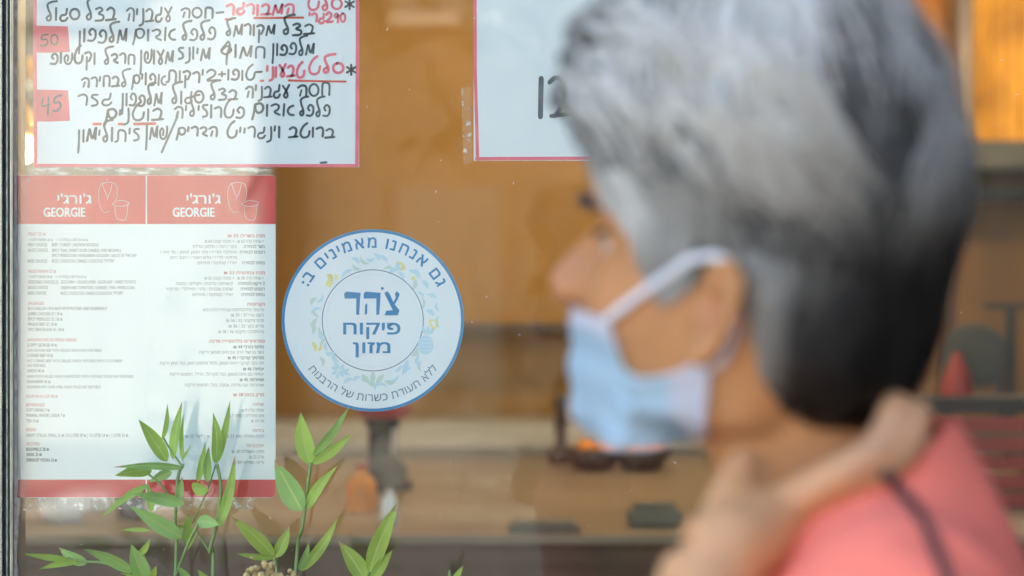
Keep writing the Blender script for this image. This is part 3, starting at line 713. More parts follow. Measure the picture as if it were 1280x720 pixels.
for px, lab in ((742, 'dark round bowl of oranges left of its twin, below the face mask'), (802, 'dark round bowl of oranges nearest the woman\'s hand')):
    q = P(px, 580, 5.3); t = thing('fruit_bowl', lab, 'bowl', 'dark fruit bowls on the counter')
    bm = BM(); lathe(bm, (q.x, 5.3, CT), [(.03, 0), (.045, .006), (.07, .05), (.062, .05), (.04, .015), (.002, .012)], 20); obj('bowl', bm, M['bronze'], t, True)
    for k in range(3):
        a = k*2.1; bm = BM(); ball(bm, (q.x+.026*math.cos(a), 5.3+.026*math.sin(a), CT+.046), .024); obj('fruit', bm, M['orange'], t, True)
bm = BM(); q = P(690, 540, 5.5); lathe(bm, (q.x+.02, 5.5, CT), [(.03, 0), (.03, .02), (.012, .05), (.016, .09), (.012, .12), (.02, .14), (.008, .16)], 14)
tag(obj('pepper_mill', bm, M['bronze'], None, True), 'tall dark pepper mill beside the fruit bowls', 'pepper mill')
bm = BM(); q = P(680, 690, 3.98); box(bm, (q.x-.06, 3.93, CT+.0005), (q.x+.06, 4.03, CT+.012), .004); box(bm, (q.x-.05, 3.94, CT+.0125), (q.x+.05, 4.02, CT+.018), .002)
tag(obj('bill_tray', bm, M['grey2']), 'small dark tray at the front edge of the counter', 'tray')
bm = BM(); q = P(818, 640, 4.08); box(bm, (q.x-.045, 4.03, CT+.0005), (q.x+.045, 4.13, CT+.03), .006); box(bm, (q.x-.035, 4.05, CT+.0305), (q.x+.035, 4.11, CT+.038), .002)
tag(obj('napkin_box', bm, M['grey2']), 'dark square napkin box on the counter near the woman\'s arm', 'napkin box')
# white crockery and boxes lower left
for k, (px, Y, w_, h, lab) in enumerate(((78, 4.15, .05, .045, 'white takeaway box nearest the window frame'), (118, 4.35, .045, .05, 'white takeaway box between the two others'), (205, 4.5, .05, .05, 'white takeaway box half hidden by the bamboo like leaves'))):
    q = P(px, 640, Y); t = thing('takeaway_box', lab, 'box', 'white takeaway boxes on the counter')
    bm = BM(); lathe(bm, (q.x, Y, CT), [(w_*.62, 0), (w_*.9, h)], 4); obj('carton', bm, M['crock'], t)
    bm = BM(); box(bm, (q.x-w_*.66, Y-w_*.66, CT+h+.0005), (q.x+w_*.66, Y+w_*.66, CT+h+.008), .002); obj('lid', bm, M['crock'], t)
# grey cabinet with an amber jar, left of the handwritten sheet
q0 = P(-60, 260, 5.4); q1 = P(300, -60, 5.4)
cb = thing('wall_cabinet', 'pale grey wall cabinet seen left of the handwritten sheet', 'cabinet')
bm = BM(); box(bm, (q0.x, 5.7, 1.22), (q1.x, 6.19, 2.3), .006); obj('carcass', bm, M['grey'], cb)
bm = BM()
for k in range(2): box(bm, (q0.x+.01+k*.32, 5.68, 1.24), (q0.x+.31+k*.32, 5.699, 2.28), .004)
obj('door', bm, M['grey'], cb)
q = P(24, 105, 5.0)
bm = BM(); box(bm, (q.x-.2, 4.9, q.z-.018), (q.x+.5, 5.3, q.z), .003)
tag(obj('hanging_shelf', bm, M['grey']), 'grey shelf carrying the amber jar beside window frame', 'shelf')
for sx in (-.18, .48):
    pass
bm = BM(); lathe(bm, (q.x+.02, 5.0, q.z+.001), [(.03, 0), (.034, .005), (.034, .04), (.028, .048), (.028, .052)], 16)
tag(obj('amber_jar', bm, M['amber'], None, True), 'squat amber jar on the grey shelf', 'jar')
# right: posts, amber blinds, chair, red bench
def post(px0, px1, y0, y1, Y, lab):
    a = P(px0, y0, Y); b = P(px1, y1, Y); bm = BM(); box(bm, (a.x, Y-.02, b.z), (b.x, Y+.04, a.z), .004)
    return tag(obj('wooden_post', bm, M['dwood']), lab, 'post', 'dark posts at the right')
post(1195, 1214, -300, 184, 6.0, 'dark post between the two amber blinds')
post(1172, 1194, 226, 562, 5.9, 'dark post standing behind the round backed chair')
for x0, x1, lab in ((1130, 1193, 'amber blind left of the dark post, partly behind grey hair'), (1216, 1400, 'bright amber blind right of the dark post')):
    a = P(x0, -250, 6.1); b = P(x1, 176, 6.1); t = thing('amber_blind', lab, 'blind', 'amber blinds on the back wall')
    bm = BM(); n = 24
    for i in range(n):
        xa = a.x+(b.x-a.x)*i/n; xb = a.x+(b.x-a.x)*(i+1)/n; d = .012*(i % 2)
        f = bm.faces.new([bm.verts.new(v) for v in ((xa, 6.1-d, b.z), (xb, 6.088+d, b.z), (xb, 6.088+d, a.z), (xa, 6.1-d, a.z))])
    bmesh.ops.remove_doubles(bm, verts=bm.verts, dist=.0005)
    bmesh.ops.solidify(bm, geom=bm.faces[:], thickness=.006); obj('fabric', bm, M['amber'], t)
    bm = BM(); box(bm, (a.x, 6.07, b.z-.03), (b.x, 6.12, b.z-.001), .006); obj('bottom_rail', bm, M['dwood'], t)
a = P(1150, 182, 6.05); b = P(1420, 214, 6.05); bm = BM(); box(bm, (a.x, 5.9, b.z), (b.x, 6.06, a.z), .005)
tag(obj('wall_shelf', bm, M['dgrey']), 'dark grey shelf under the amber blinds', 'shelf')
a = P(1150, 236, 6.05); b = P(1420, 250, 6.05); bm = BM(); box(bm, (a.x, 6.0, b.z), (b.x, 6.198, a.z), .005)
tag(obj('wall_rail', bm, M['black']), 'thin black rail below the dark grey shelf', 'rail')
# round-backed dark chair and red bench beyond the counter end are stools on a raised step
ch = thing('counter_chair', 'dark chair with a round back standing behind the red bench', 'chair')
q = P(1218, 445, 5.2)
bm = BM(); ball(bm, (q.x, 5.2, q.z), .075, (1, .16, .95)); obj('backrest', bm, M['dgrey'], ch, True)
bm = BM(); box(bm, (q.x-.12, 4.95, CT+.06), (q.x+.12, 5.18, CT+.09), .015); obj('seat', bm, M['dgrey'], ch)
for dx in (-.1, .1):
    for yy in (4.98, 5.16):
        bm = BM(); box(bm, (q.x+dx-.012, yy-.012, CT+.0005), (q.x+dx+.012, yy+.012, CT+.0595), .003); obj('leg', bm, M['black'], ch)
for dx in (-1, 1):
    bm = BM(); tube(bm, [(q.x+.06*dx, 5.19, CT+.075), (q.x+.05*dx, 5.2, q.z-.03)], .01); obj('back_post', bm, M['black'], ch)
q = P(1192, 492, 4.9); bm = BM(); lathe(bm, (q.x, 4.86, q.z), [(.034, 0), (.026, .04), (.008, .085)], 10)
tag(obj('napkin_cone', bm, M['redp']), 'red folded napkin cone on the dark bar table', 'napkin')
bt = thing('bar_table', 'dark narrow bar table behind the red slatted bench', 'table')
a = P(1120, 492, 4.9); b = P(1420, 512, 4.9)
bm = BM(); box(bm, (a.x, 4.72, a.z-.03), (b.x, 4.92, a.z-.001), .004); obj('table_top', bm, M['black'], bt)
for xx in (a.x+.03, b.x-.06):
    bm = BM(); box(bm, (xx, 4.8, CT+.0005), (xx+.03, 4.84, a.z-.031), .003); obj('leg', bm, M['black'], bt)
rb = thing('slatted_bench', 'red slatted bench back at the right edge of the shop', 'bench')
a = P(1150, 522, 4.4); b = P(1420, 640, 4.4)
for k in range(5):
    z1 = a.z-(a.z-b.z)*k/5; z0 = z1-(a.z-b.z)/5*.8; bm = BM(); box(bm, (a.x, 4.39, z0), (b.x, 4.41, z1), .004); obj('slat', bm, M['redp'], rb)
for xx in (a.x+.03, b.x-.05):
    bm = BM(); box(bm, (xx, 4.412, CT+.0005), (xx+.03, 4.44, a.z), .003); obj('upright', bm, M['dwood'], rb)
bm = BM(); q = P(1262, 420, 5.5); box(bm, (q.x-.01, 5.49, CT+.0005), (q.x+.014, 5.51, q.z+.06), .003); box(bm, (q.x-.06, 5.488, q.z+.061), (q.x+.08, 5.512, q.z+.075), .003)
box(bm, (q.x-.05, 5.46, CT+.0005), (q.x+.05, 5.54, CT+.012), .003)
tag(obj('menu_stand', bm, M['black']), 'black T shaped stand behind the bar table', 'stand')

# pendant lamps (one is seen between the window frame and the handwritten sheet; two unseen ones are added to light the room)
M['bulb'] = bpy.data.materials.new('lit bulb'); M['bulb'].use_nodes = True
b_ = M['bulb'].node_tree.nodes['Principled BSDF']; b_.inputs['Emission Color'].default_value = (1, .72, .38, 1); b_.inputs['Emission Strength'].default_value = 2.5
M['shade'] = mat('brass shade', (.7, .42, .14), .35, .8)
LAMPS = [(P(30, 186, 4.6), 'lit pendant lamp glowing between window frame and handwritten sheet'), (Vector((.1, 4.7, 2.35)), 'unseen pendant lamp added to light the middle of the counter'), (Vector((1.22, 5.45, 2.15)), 'unseen pendant lamp added to light the amber blinds at the right')]
LAMP_W = 5
for k, (c, lab) in enumerate(LAMPS):
    t = thing('pendant_lamp', lab, 'lamp', 'pendant lamps over the counter')
    bm = BM(); lathe(bm, c, [(.035, .02), (.03, .05), (.014, .075), (.008, .09)], 20); obj('lamp_shade', bm, M['shade'], t, True)
    bm = BM(); ball(bm, c+Vector((0, 0, 0)), .02, (1, 1, 1.2)); obj('bulb', bm, M['bulb'], t, True)
    bm = BM(); tube(bm, [c+Vector((0, 0, .091)), (c.x, c.y, 3.199)], .003, 6); obj('cord', bm, M['black'], t)
    ll = bpy.data.lights.new('lamp_light', 'POINT'); ll.energy = (.25, 1, .55)[k]*LAMP_W; ll.color = (1, .78, .5); ll.shadow_soft_size = .06
    lo = bpy.data.objects.new('lamp_light', ll); COL.objects.link(lo); lo.location = c+Vector((0, 0, -.06)); lo.parent = t

# ================================================================== THE STREET OPPOSITE (seen mirrored in the glass)
M['facade'] = mat('sunlit plaster', (.58, .54, .47), .85, var=.08, scale=1.5)
M['facade2'] = mat('dark shutters', (.08, .10, .10), .6)
M['leafd'] = mat('tree foliage', (.05, .085, .03), .6, var=.4, scale=5)
M['bark'] = mat('bark', (.12, .09, .065), .9, var=.3, scale=12, bump=.4)
def house(x0, x1, h, wcol, label, cols, y=-18):
    t = thing('town_house', label, 'house', 'houses across the square')
    bm = BM(); box(bm, (x0, y-7, 0), (x1, y, h), .02); obj('wall', bm, wcol, t)
    bm = BM(); box(bm, (x0-.2, y-7.2, h+.002), (x1+.2, y+.25, h+.25), .02); obj('roof', bm, M['render'], t)
    n = int(h//3.1)
    for f in range(n):
        for c in range(cols):
            if f == 0 and wcol is M['facade'] and c == cols-1: continue
            cx = x0+(x1-x0)*(c+.5)/cols; z = f*3.1+(.9 if f else .05); zz = f*3.1+2.4
            bm = BM(); box(bm, (cx-.5, y+.003, z), (cx+.5, y+.06, zz), .01); wn = obj('window', bm, M['facade2'], t)
            bm = BM(); box(bm, (cx-.62, y+.004, z-.1), (cx+.62, y+.14, z-.005), .01); obj('sill', bm, M['render'], wn)
house(-11.5, -2.4, 9.6, M['facade'], 'pale sunlit three storey plaster house across the square', 3)
M['dstone'] = mat('dark stone', (.075, .065, .055), .9, var=.2, scale=3)
house(-1.9, 8.5, 9.6, M['dstone'], 'grey stone three storey house across the square, behind the trees', 4)
def tree(x, y, h, r, label, seed):
    t = thing('street_tree', label, 'tree', 'trees on the square')
    bm = BM(); rg = random.Random(seed)
    tube(bm, [(x, y, 0), (x+.05, y, h*.25), (x-.03, y+.04, h*.5)], [.16, .12, .08], 10)
    tips = []
    for k in range(9):
        a = k*2.4; e = Vector((x+math.cos(a)*r*.7, y+math.sin(a)*r*.7, h*(.55+.04*k)))
        tube(bm, [(x-.02, y+.03, h*(.35+.015*k)), (x+math.cos(a)*r*.3, y+math.sin(a)*r*.3, h*.5+.02*k), e], [.06, .04, .015], 6); tips.append(e)
    obj('trunk', bm, M['bark'], t)
    bm = BM()
    for k in range(5200):
        c = rg.choice(tips)+Vector((rg.gauss(0, r*.3), rg.gauss(0, r*.3), rg.gauss(.2, r*.28)))
        s = rg.uniform(.05, .11); u = Vector((rg.gauss(0, 1), rg.gauss(0, 1), rg.gauss(0, 1))).normalized(); v = u.orthogonal().normalized()
        bm.faces.new([bm.verts.new(c+p) for p in (-u*s*1.6, v*s*.6, u*s*1.6, -v*s*.6)])
    obj('crown', bm, M['leafd'], t)
tree(1.7, -9.5, 6.0, 2.5, 'dense dark tree at the kerb opposite the shop window', 3)
tree(4.6, -9.8, 6.5, 2.6, 'dense dark tree farther along the kerb', 8)

# ================================================================== PLANTS IN FRONT OF THE GLASS
def leafmat():
    m = mat('bamboo leaf', (.38, .56, .12), .5, var=.35, scale=26, trans=.45, spec=.22)
    t = m.node_tree; b = t.nodes['Principled BSDF']
    return m
M['leaf'] = leafmat()
M['leaf2'] = mat('blue green leaf', (.33, .55, .17), .45, var=.22, scale=26, trans=.35, spec=.35)
M['rib'] = mat('leaf midrib', (.46, .61, .20), .45, trans=.35)
M['tip'] = mat('dry leaf tip', (.36, .30, .12), .7)
M['stem'] = mat('green stem', (.20, .30, .09), .5, var=.2, scale=40)
M['terra'] = mat('planter wood', (.16, .10, .06), .7, var=.3, scale=10, bump=.3)
M['soil'] = mat('soil', (.05, .035, .025), .95, var=.4, scale=40, bump=.6)
pl = thing('planter_box', 'long wooden planter box below the shop window', 'planter')
bm = BM(); box(bm, (-.9, 1.98, .001), (.3, 2.0, .6), .004); box(bm, (-.9, 2.2, .001), (.3, 2.22, .6), .004); box(bm, (-.9, 2.0005, .001), (-.88, 2.1995, .6), .004); box(bm, (.28, 2.0005, .001), (.3, 2.1995, .6), .004); obj('box', bm, M['terra'], pl)
bm = BM(); box(bm, (-.879, 2.001, .02), (.279, 2.199, .56)); obj('soil', bm, M['soil'], pl)
def leaf(bm, b, t, wpx, Yb, Yt, face, mi, bend, rg):
    """lance-shaped leaf from base b to tip t (photo px); face = tilt of the blade about its axis"""
    B = P(*b, Yb); T = P(*t, Yt); ax = T-B; L = ax.length; ax.normalize()
    view = Vector((0, 1, 0)); side = ax.cross(view).normalized(); nrm = side.cross(ax).normalized()
    q = Quaternion(ax, face); side = q @ side; nrm = q @ nrm
    if nrm.y > 0: nrm = -nrm
    wm = wpx*Yb/FK; n = 14; prev = None; curl = rg.uniform(-.05, .05); dry = rg.random() < .45
    for i in range(n+1):
        s = i/n; hw = .5*wm*(s**.62*(1-s)**1.12/.335) if 0 < s < 1 else 0
        c = B+ax*L*s+nrm*(-bend*L*math.sin(math.pi*s))+side*curl*L*math.sin(math.pi*s)
        fold = hw*.28
        l = c+side*hw+nrm*fold; r = c-side*hw+nrm*fold
        mr_ = min(hw*.35, wm*.035); row = [bm.verts.new(l), bm.verts.new(c+side*mr_), bm.verts.new(c-side*mr_), bm.verts.new(r)]
        if prev:
            for k in range(3):
                f = bm.faces.new((prev[k], prev[k+1], row[k+1], row[k])); f.material_index = 2 if k == 1 and i < n-2 else (3 if dry and i >= n-1 else mi); f.smooth = True
        prev = row
def shoot(label, stems, leaves, Y, seed):
    t = thing('leafy_shoot', label, 'plant', 'leafy shoots in front of the window'); rg = random.Random(seed)
    bm = BM()
    for st_ in stems:
        pts = [P(x, y, Y+dy) for x, y, dy in st_['p']]
        if st_.get('root'): pts = [Vector((pts[0].x+rg.uniform(-.02, .02), 2.1, .55)), Vector((pts[0].x, 2.12, .9))]+pts
        tube(bm, [v for v in crom(pts, 5)], [st_['r']]*(len(crom(pts, 5))), 7)
    obj('stem', bm, M['stem'], t, True)
    bm = BM()
    for i, L in enumerate(leaves):
        b, tp_, w_ = L[0], L[1], L[2]; dy0 = L[3] if len(L) > 3 else 0; dy1 = L[4] if len(L) > 4 else dy0+rg.uniform(-.02, .015)
        mi = L[5] if len(L) > 5 else (1 if rg.random() < .35 else 0)
        leaf(bm, b, tp_, w_*.98, Y+dy0, Y+dy1, rg.uniform(-.45, .45), mi, rg.uniform(-.06, .08), rg)
    obj('foliage', bm, [M['leaf'], M['leaf2'], M['rib'], M['tip']], t)
shoot('tall leafy shoot with upright narrow leaves before the printed menu', [
  dict(p=[(219, 722, 0), (219, 660, 0), (222, 600, 0), (229, 580, 0)], r=.0016, root=1), dict(p=[(229, 585, 0), (212, 560, 0), (205, 548, 0)], r=.0009),
  dict(p=[(219, 722, 0), (235, 680, -.01), (247, 655, -.01)], r=.0013), dict(p=[(222, 640, 0), (205, 610, 0), (185, 592, 0)], r=.001)], [
  ((209, 577), (173, 524), 20, 0, -.02, 0), ((203, 550), (209, 504), 7), ((216, 575), (228, 501), 15), ((229, 578), (230, 515), 7), ((228, 574), (239, 556), 4), ((230, 585), (141, 584), 10, 0, -.03, 1),
  ((190, 588), (143, 595), 17, 0, -.03, 0), ((215, 590), (186, 603), 13, 0, .0, 1), ((186, 606), (126, 647), 11, -.01, -.05, 0), ((231, 630), (166, 617), 17, -.01, -.04, 1), ((228, 672), (162, 632), 22, -.02, -.04, 1),
  ((188, 663), (150, 663), 6), ((224, 627), (228, 596), 10), ((247, 603), (257, 552), 10), ((259, 603), (261, 558), 11), ((240, 610), (262, 612), 20), ((233, 680), (235, 640), 14), ((190, 640), (186, 605), 12), ((200, 668), (235, 655), 9)], 2.245, 1)
shoot('forked leafy shoot with long narrow leaves over the menu footer', [
  dict(p=[(266, 722, 0), (262, 690, 0), (271, 655, 0), (276, 610, 0), (271, 580, 0)], r=.0016, root=1), dict(p=[(262, 690, 0), (250, 670, 0), (244, 655, 0)], r=.0009), dict(p=[(240, 655, .01), (258, 615, .01), (270, 580, .01)], r=.0008)], [
  ((269, 580), (266, 515), 16, 0, 0, 0), ((271, 580), (288, 499), 10, 0, 0, 0), ((273, 660), (294, 568), 14, -.01, -.01, 0), ((246, 652), (275, 656), 18, -.01, -.02, 1), ((230, 690), (247, 664), 5)], 2.25, 2)
shoot('low spreading leafy shoot beside the window frame', [
  dict(p=[(182, 724, 0), (160, 712, 0), (130, 704, 0), (106, 702, 0), (84, 698, 0)], r=.0013, root=1), dict(p=[(182, 724, 0), (178, 705, 0), (173, 692, 0)], r=.001)], [
  ((86, 699), (29, 692), 9, 0, -.03, 0), ((110, 703), (73, 684), 18, 0, .01, 1), ((168, 716), (104, 686), 17, 0, -.03, 1), ((98, 702), (48, 712), 9, 0, -.02, 0), ((182, 726), (164, 680), 25, 0, -.01, 1), ((173, 694), (188, 673), 9), ((190, 726), (196, 706), 9), ((205, 726), (150, 716), 9, 0, -.02, 0), ((236, 726), (222, 708), 12), ((262, 728), (247, 712), 11)], 2.235, 3)
shoot('young leafy shoot with three leaves beside the dry flower head', [dict(p=[(345, 724, 0), (344, 706, 0), (343, 696, 0)], r=.0012, root=1)], [
  ((343, 696), (288, 645), 23, 0, -.02, 0), ((342, 698), (296, 692), 9, 0, -.02, 0), ((345, 697), (362, 658), 17, 0, 0, 0)], 2.255, 4)
shoot('straight leafy shoot with paired leaves rising left of the sticker', [dict(p=[(369, 724, 0), (378, 660, 0), (383, 620, 0), (387, 590, 0), (389, 578, 0)], r=.0017, root=1)], [
  ((388, 581), (376, 515), 25, 0, 0, 0), ((391, 570), (437, 507), 13, 0, -.03, 1), ((390, 580), (440, 542), 14, 0, -.02, 0), ((378, 639), (343, 575), 33, 0, 0, 1), ((383, 637), (422, 582), 15, 0, -.02, 0), ((376, 714), (422, 647), 15, 0, -.02, 0), ((374, 713), (386, 678), 11)], 2.255, 5)
shoot('leafy shoot with broad pointed leaves under the sticker', [dict(p=[(462, 740, 0), (460, 725, 0), (461, 715, 0)], r=.0014, root=1)], [
  ((458, 728), (423, 676), 25, 0, 0, 0), ((461, 716), (498, 627), 24, 0, -.01, 0), ((464, 726), (491, 687), 16, 0, 0, 0)], 2.25, 6)
shoot('small leaf tip at the bottom edge, right of the other shoots', [dict(p=[(560, 745, 0), (564, 732, 0), (566, 726, 0)], r=.001, root=1)], [((566, 728), (579, 707), 9)], 2.25, 7)
M['dry'] = mat('dry flower', (.50, .38, .16), .9, var=.35, scale=120, bump=.5)
df = thing('dry_flower_head', 'crumbly beige dried flower head between two leafy shoots', 'dried flower')
bm = BM(); rg = random.Random(5)
for k in range(70):
    q = P(332+rg.gauss(0, 14), 722+rg.gauss(0, 8), 2.19+rg.uniform(-.01, .01)); ball(bm, q, rg.uniform(.0015, .004), seg=6)
obj('florets', bm, M['dry'], df)
bm = BM(); q = P(332, 726, 2.19); tube(bm, [(q.x, 2.1, .55), (q.x+.005, 2.14, .9), q], .0014, 6); obj('stem', bm, M['stem'], df)

# ================================================================== THE WOMAN
YAW, PITCH = R(29), R(11)
HC = P(951, 388, 1.15)
HS = .875/100
fv = Vector((-math.cos(YAW), math.sin(YAW), 0)); lv = Vector((-math.sin(YAW), -math.cos(YAW), 0)); uv = Vector((0, 0, 1))
f2 = fv*math.cos(PITCH)+uv*math.sin(PITCH); u2 = uv*math.cos(PITCH)-fv*math.sin(PITCH)
def H(x, y=0, z=0): return HC+(f2*x+lv*y+u2*z)*HS
def sm(a, b, x):
    t = max(0, min(1, (x-a)/(b-a))); return t*t*(3-2*t)
def interp(tab, x):
    if x <= tab[0][0]: return tab[0][1]
    for (a, b), (c, d) in zip(tab, tab[1:]):
        if x <= c: return b+(d-b)*(x-a)/(c-a)
    return tab[-1][1]
T_F = [(-10.2, 1.5), (-9.4, 5.5), (-8.7, 8.3), (-7.6, 9.5), (-7, 9.7), (-5.6, 9.6), (-4.6, 9.9), (-3.4, 10.0), (-2, 10.0), (0, 9.7), (2, 9.6), (3.2, 9.8), (4.2, 10.5), (6, 10.3), (8, 9.6), (10, 8.0), (11.5, 6.0), (12.8, 3), (13.5, 0)]
T_B = [(-10.2, 0), (-9, -1.5), (-7, -3.5), (-4, -5.5), (-2, -6.8), (1, -8.1), (4, -8.8), (7, -8.6), (10, -7.2), (12, -4.8), (13, -2.6), (13.5, -.6)]
T_W = [(-10.2, 2), (-9.4, 3.8), (-7.5, 5.0), (-5, 5.8), (-2, 6.7), (1, 7.2), (4, 7.4), (7, 7.2), (9, 6.6), (11, 5.3), (12.5, 3.4), (13.5, .5)]
def head_mesh():
    bm = BM(); rings = []; n = 56; x0 = -.4
    zs = [-10.2+i*23.7/48 for i in range(49)]
    for z in zs:
        af = interp(T_F, z)-x0; ab = x0-interp(T_B, z); b = interp(T_W, z); ring = []
        for k in range(n):
            a = 2*math.pi*k/n; c, s = math.cos(a), math.sin(a); e = .84
            x = x0+(af if c > 0 else ab)*math.copysign(abs(c)**e, c); y = b*math.copysign(abs(s)**e, s)
            if x > 2:
                for sy in (-1, 1):
                    d2 = ((y-sy*3.2)/1.7)**2+((z-2.1)/1.15)**2; x -= 1.25*math.exp(-d2)
                    d2 = ((y-sy*5.0)/1.8)**2+((z+.6)/1.6)**2; x += .5*math.exp(-d2)
                    d2 = ((y-sy*3.0)/2.0)**2+((z-4.0)/.7)**2; x += .25*math.exp(-d2)
                x += .15*math.exp(-(y/2.0)**2-((z+3.6)/.7)**2)+.15*math.exp(-(y/1.9)**2-((z+4.9)/.6)**2)
            zz = z+2.6*sm(-5.5, -9.5, z)*sm(8.5, 1.5, x)
            ring.append(bm.verts.new((x, y, zz)))
        rings.append(ring)
    for a, b in zip(rings, rings[1:]):
        for k in range(n): bm.faces.new((a[k], a[(k+1) % n], b[(k+1) % n], b[k]))
    bm.faces.new(rings[0][::-1]); bm.faces.new(rings[-1])
    return bm
hb_ = head_mesh(); hb_.normal_update()
bmesh.ops.recalc_face_normals(hb_, faces=hb_.faces[:])
# nose, in head cm
nose = BM()
tube(nose, [(9.6, 0, 3.2), (10.5, 0, 1.8), (11.5, 0, .3), (12.1, 0, -.7), (11.9, 0, -1.3), (10.6, 0, -1.7)], [.65, .8, .95, 1.05, .95, .8], 12)
for sy in (-1, 1): ball(nose, (10.9, sy*1.15, -1.0), .82, (1.25, .8, .8)); tube(nose, [(9.4, sy*.9, 2.2), (10.2, sy*1.3, .2), (10.6, sy*1.2, -1)], [.5, .7, .6], 8)
nm = bpy.data.meshes.new('nosetmp'); nose.to_mesh(nm); nose.free(); hb_.from_mesh(nm); bpy.data.meshes.remove(nm)
HBVH = BVHTree.FromBMesh(hb_)
person = thing('person', 'grey haired woman in a coral shirt and pale blue face mask, hand on her neck', 'person')
bd = BM()
# head into world
hw = hb_.copy()
for v in hw.verts: v.co = H(*v.co)
tm = bpy.data.meshes.new('t'); hw.to_mesh(tm); hw.free(); bd.from_mesh(tm); bpy.data.meshes.remove(tm)
# ears
def ear(bm, s):
    def E(a, b, o): # a forward-back, b up, o outward (cm), tilted
        a *= .88; b *= .86; return H(-.7+a+.25*b*-.35, s*(7.5+o*.85+(-a)*.42), .0+b)
    rim = crom([E(.9, .2, .35), E(1.0, 1.6, .5), E(.6, 2.8, .8), (E(-.6, 3.3, 1.0)), E(-1.7, 2.6, 1.2), E(-2.0, 1.0, 1.2), E(-1.7, -.8, 1.0), E(-.9, -2.2, .7), E(0, -3.0, .5), E(.7, -2.6, .3), E(.7, -1.4, .2)], 4)
    tube(bm, rim, .0028, 8)
    anti = crom([E(.1, 2.2, .55), E(-.9, 1.4, .75), E(-1.1, .2, .75), E(-.6, -1.1, .55), E(.2, -1.4, .4)], 4)
    tube(bm, anti, .0034, 8)
    # shallow shell joining them
    c = bm.verts.new(E(.1, -.1, -.55)); cb = bm.verts.new(E(-.1, .0, -1.3)); vs = [bm.verts.new(p) for p in rim]; vb = [bm.verts.new(p+lv*(-s)*.004) for p in rim]
    for i in range(len(vs)-1):
        bm.faces.new((vs[i], vs[i+1], c)); bm.faces.new((vb[i+1], vb[i], cb)); 
        bm.faces.new((vs[i], vb[i], vb[i+1], vs[i+1]))
    bm.faces.new((vs[-1], vs[0], c)); bm.faces.new((vb[0], vb[-1], cb)); bm.faces.new((vs[-1], vb[-1], vb[0], vs[0]))
    ball(bm, E(.1, -2.5, .35), .0075, (1, .6, 1)); ball(bm, E(.8, -.4, .1), .0055)
ear(bd, 1); ear(bd, -1)
# torso
BY = R(8); bf = Vector((-math.cos(BY), math.sin(BY), 0)); bl = Vector((-math.sin(BY), -math.cos(BY), 0))
TOR = [(1.384, .180, 1.160, .018, .03), (1.366, .176, 1.162, .032, .055), (1.34, .175, 1.165, .048, .092), (1.30, .176, 1.17, .066, .138), (1.24, .172, 1.175, .092, .160), (1.15, .160, 1.18, .115, .158), (1.02, .165, 1.185, .108, .148), (.90, .17, 1.19, .118, .165), (.80, .17, 1.19, .118, .172), (.72, .17, 1.19, .10, .16)]
def torso(bm, grow=0):
    rings = []; n = 36
    for z, cx, cy, hd, hw_ in TOR:
        rings.append([bm.verts.new(Vector((cx, cy, z+grow*.35))+bf*(hd+grow)*math.copysign(abs(math.cos(a))**.9, math.cos(a))+bl*(hw_+grow)*math.copysign(abs(math.sin(a))**.9, math.sin(a))) for a in [2*math.pi*k/n for k in range(n)]])
    for a, b in zip(rings, rings[1:]):
        for k in range(n): bm.faces.new((b[k], b[(k+1) % n], a[(k+1) % n], a[k]))
    bm.faces.new(rings[0]); bm.faces.new(rings[-1][::-1])
torso(bd)
SL = Vector((.170, 1.05, 1.294)); EL = P(735, 1350, .95); WR = P(889, 708, 1.062)
SRr = Vector((.175, 1.315, 1.30)); ER = Vector((.215, 1.37, 1.04)); WRR = Vector((.12, 1.385, .83))
NB = Vector((.165, 1.162, 1.33))
tube(bd, [P(985, 460, 1.15), P(1000, 545, 1.158), NB, NB+Vector((.0, 0, -.06))], [.047, .046, .050, .06], 24)
0 and tube(bd, [H(3.2, 2.6, -8.2), NB+bf*.045+bl*.012+Vector((0, 0, -.03))], [.010, .010], 10)   # neck muscle
def arm(bm, a, b, c, g=0):
    tube(bm, [a, a.lerp(b, .35), a.lerp(b, .75), b], [.050+g, .045+g, .038+g, .034+g], 18)
    tube(bm, [b, b.lerp(c, .25), b.lerp(c, .7), c], [.035, .038, .028, .0215], 18)
arm(bd, SL, EL, WR); arm(bd, SRr, ER, WRR)
tube(bd, [Vector((.172, 1.13, 1.322)), SL], [.034, .048], 18); tube(bd, [Vector((.172, 1.20, 1.322)), SRr], [.034, .048], 18)
# left hand clasping the neck: palm, thumb in front, four fingers round to the nape
tube(bd, [WR, P(918, 682, 1.068), P(950, 662, 1.078), P(985, 640, 1.086)], [.0215, .0215, .019, .012], 14)
def finger(pts, r):
    tube(bd, crom(pts, 4), [r*(1-.28*i/(4*(len(pts)-1))) for i in range(4*(len(pts)-1)+1)], 10)
    ball(bd, pts[-1], r*.74); ball(bd, pts[0], r)
finger([P(898, 676, 1.068), P(906, 640, 1.078), P(917, 610, 1.09), P(929, 583, 1.097)], .0122)
finger([P(950, 652, 1.078), P(1000, 622, 1.081), P(1052, 593, 1.080), P(1092, 566, 1.085), P(1112, 532, 1.094), P(1118, 508, 1.102)], .0105)
finger([P(958, 668, 1.08), P(1008, 638, 1.088), P(1062, 606, 1.086), P(1112, 578, 1.088), P(1140, 548, 1.095), P(1146, 518, 1.105)], .0104)
finger([P(960, 684, 1.083), P(1008, 658, 1.09), P(1060, 634, 1.092), P(1106, 606, 1.098), P(1132, 580, 1.108)], .0098)
finger([P(955, 700, 1.085), P(1000, 680, 1.092), P(1040, 660, 1.098), P(1074, 640, 1.106)], .0084)
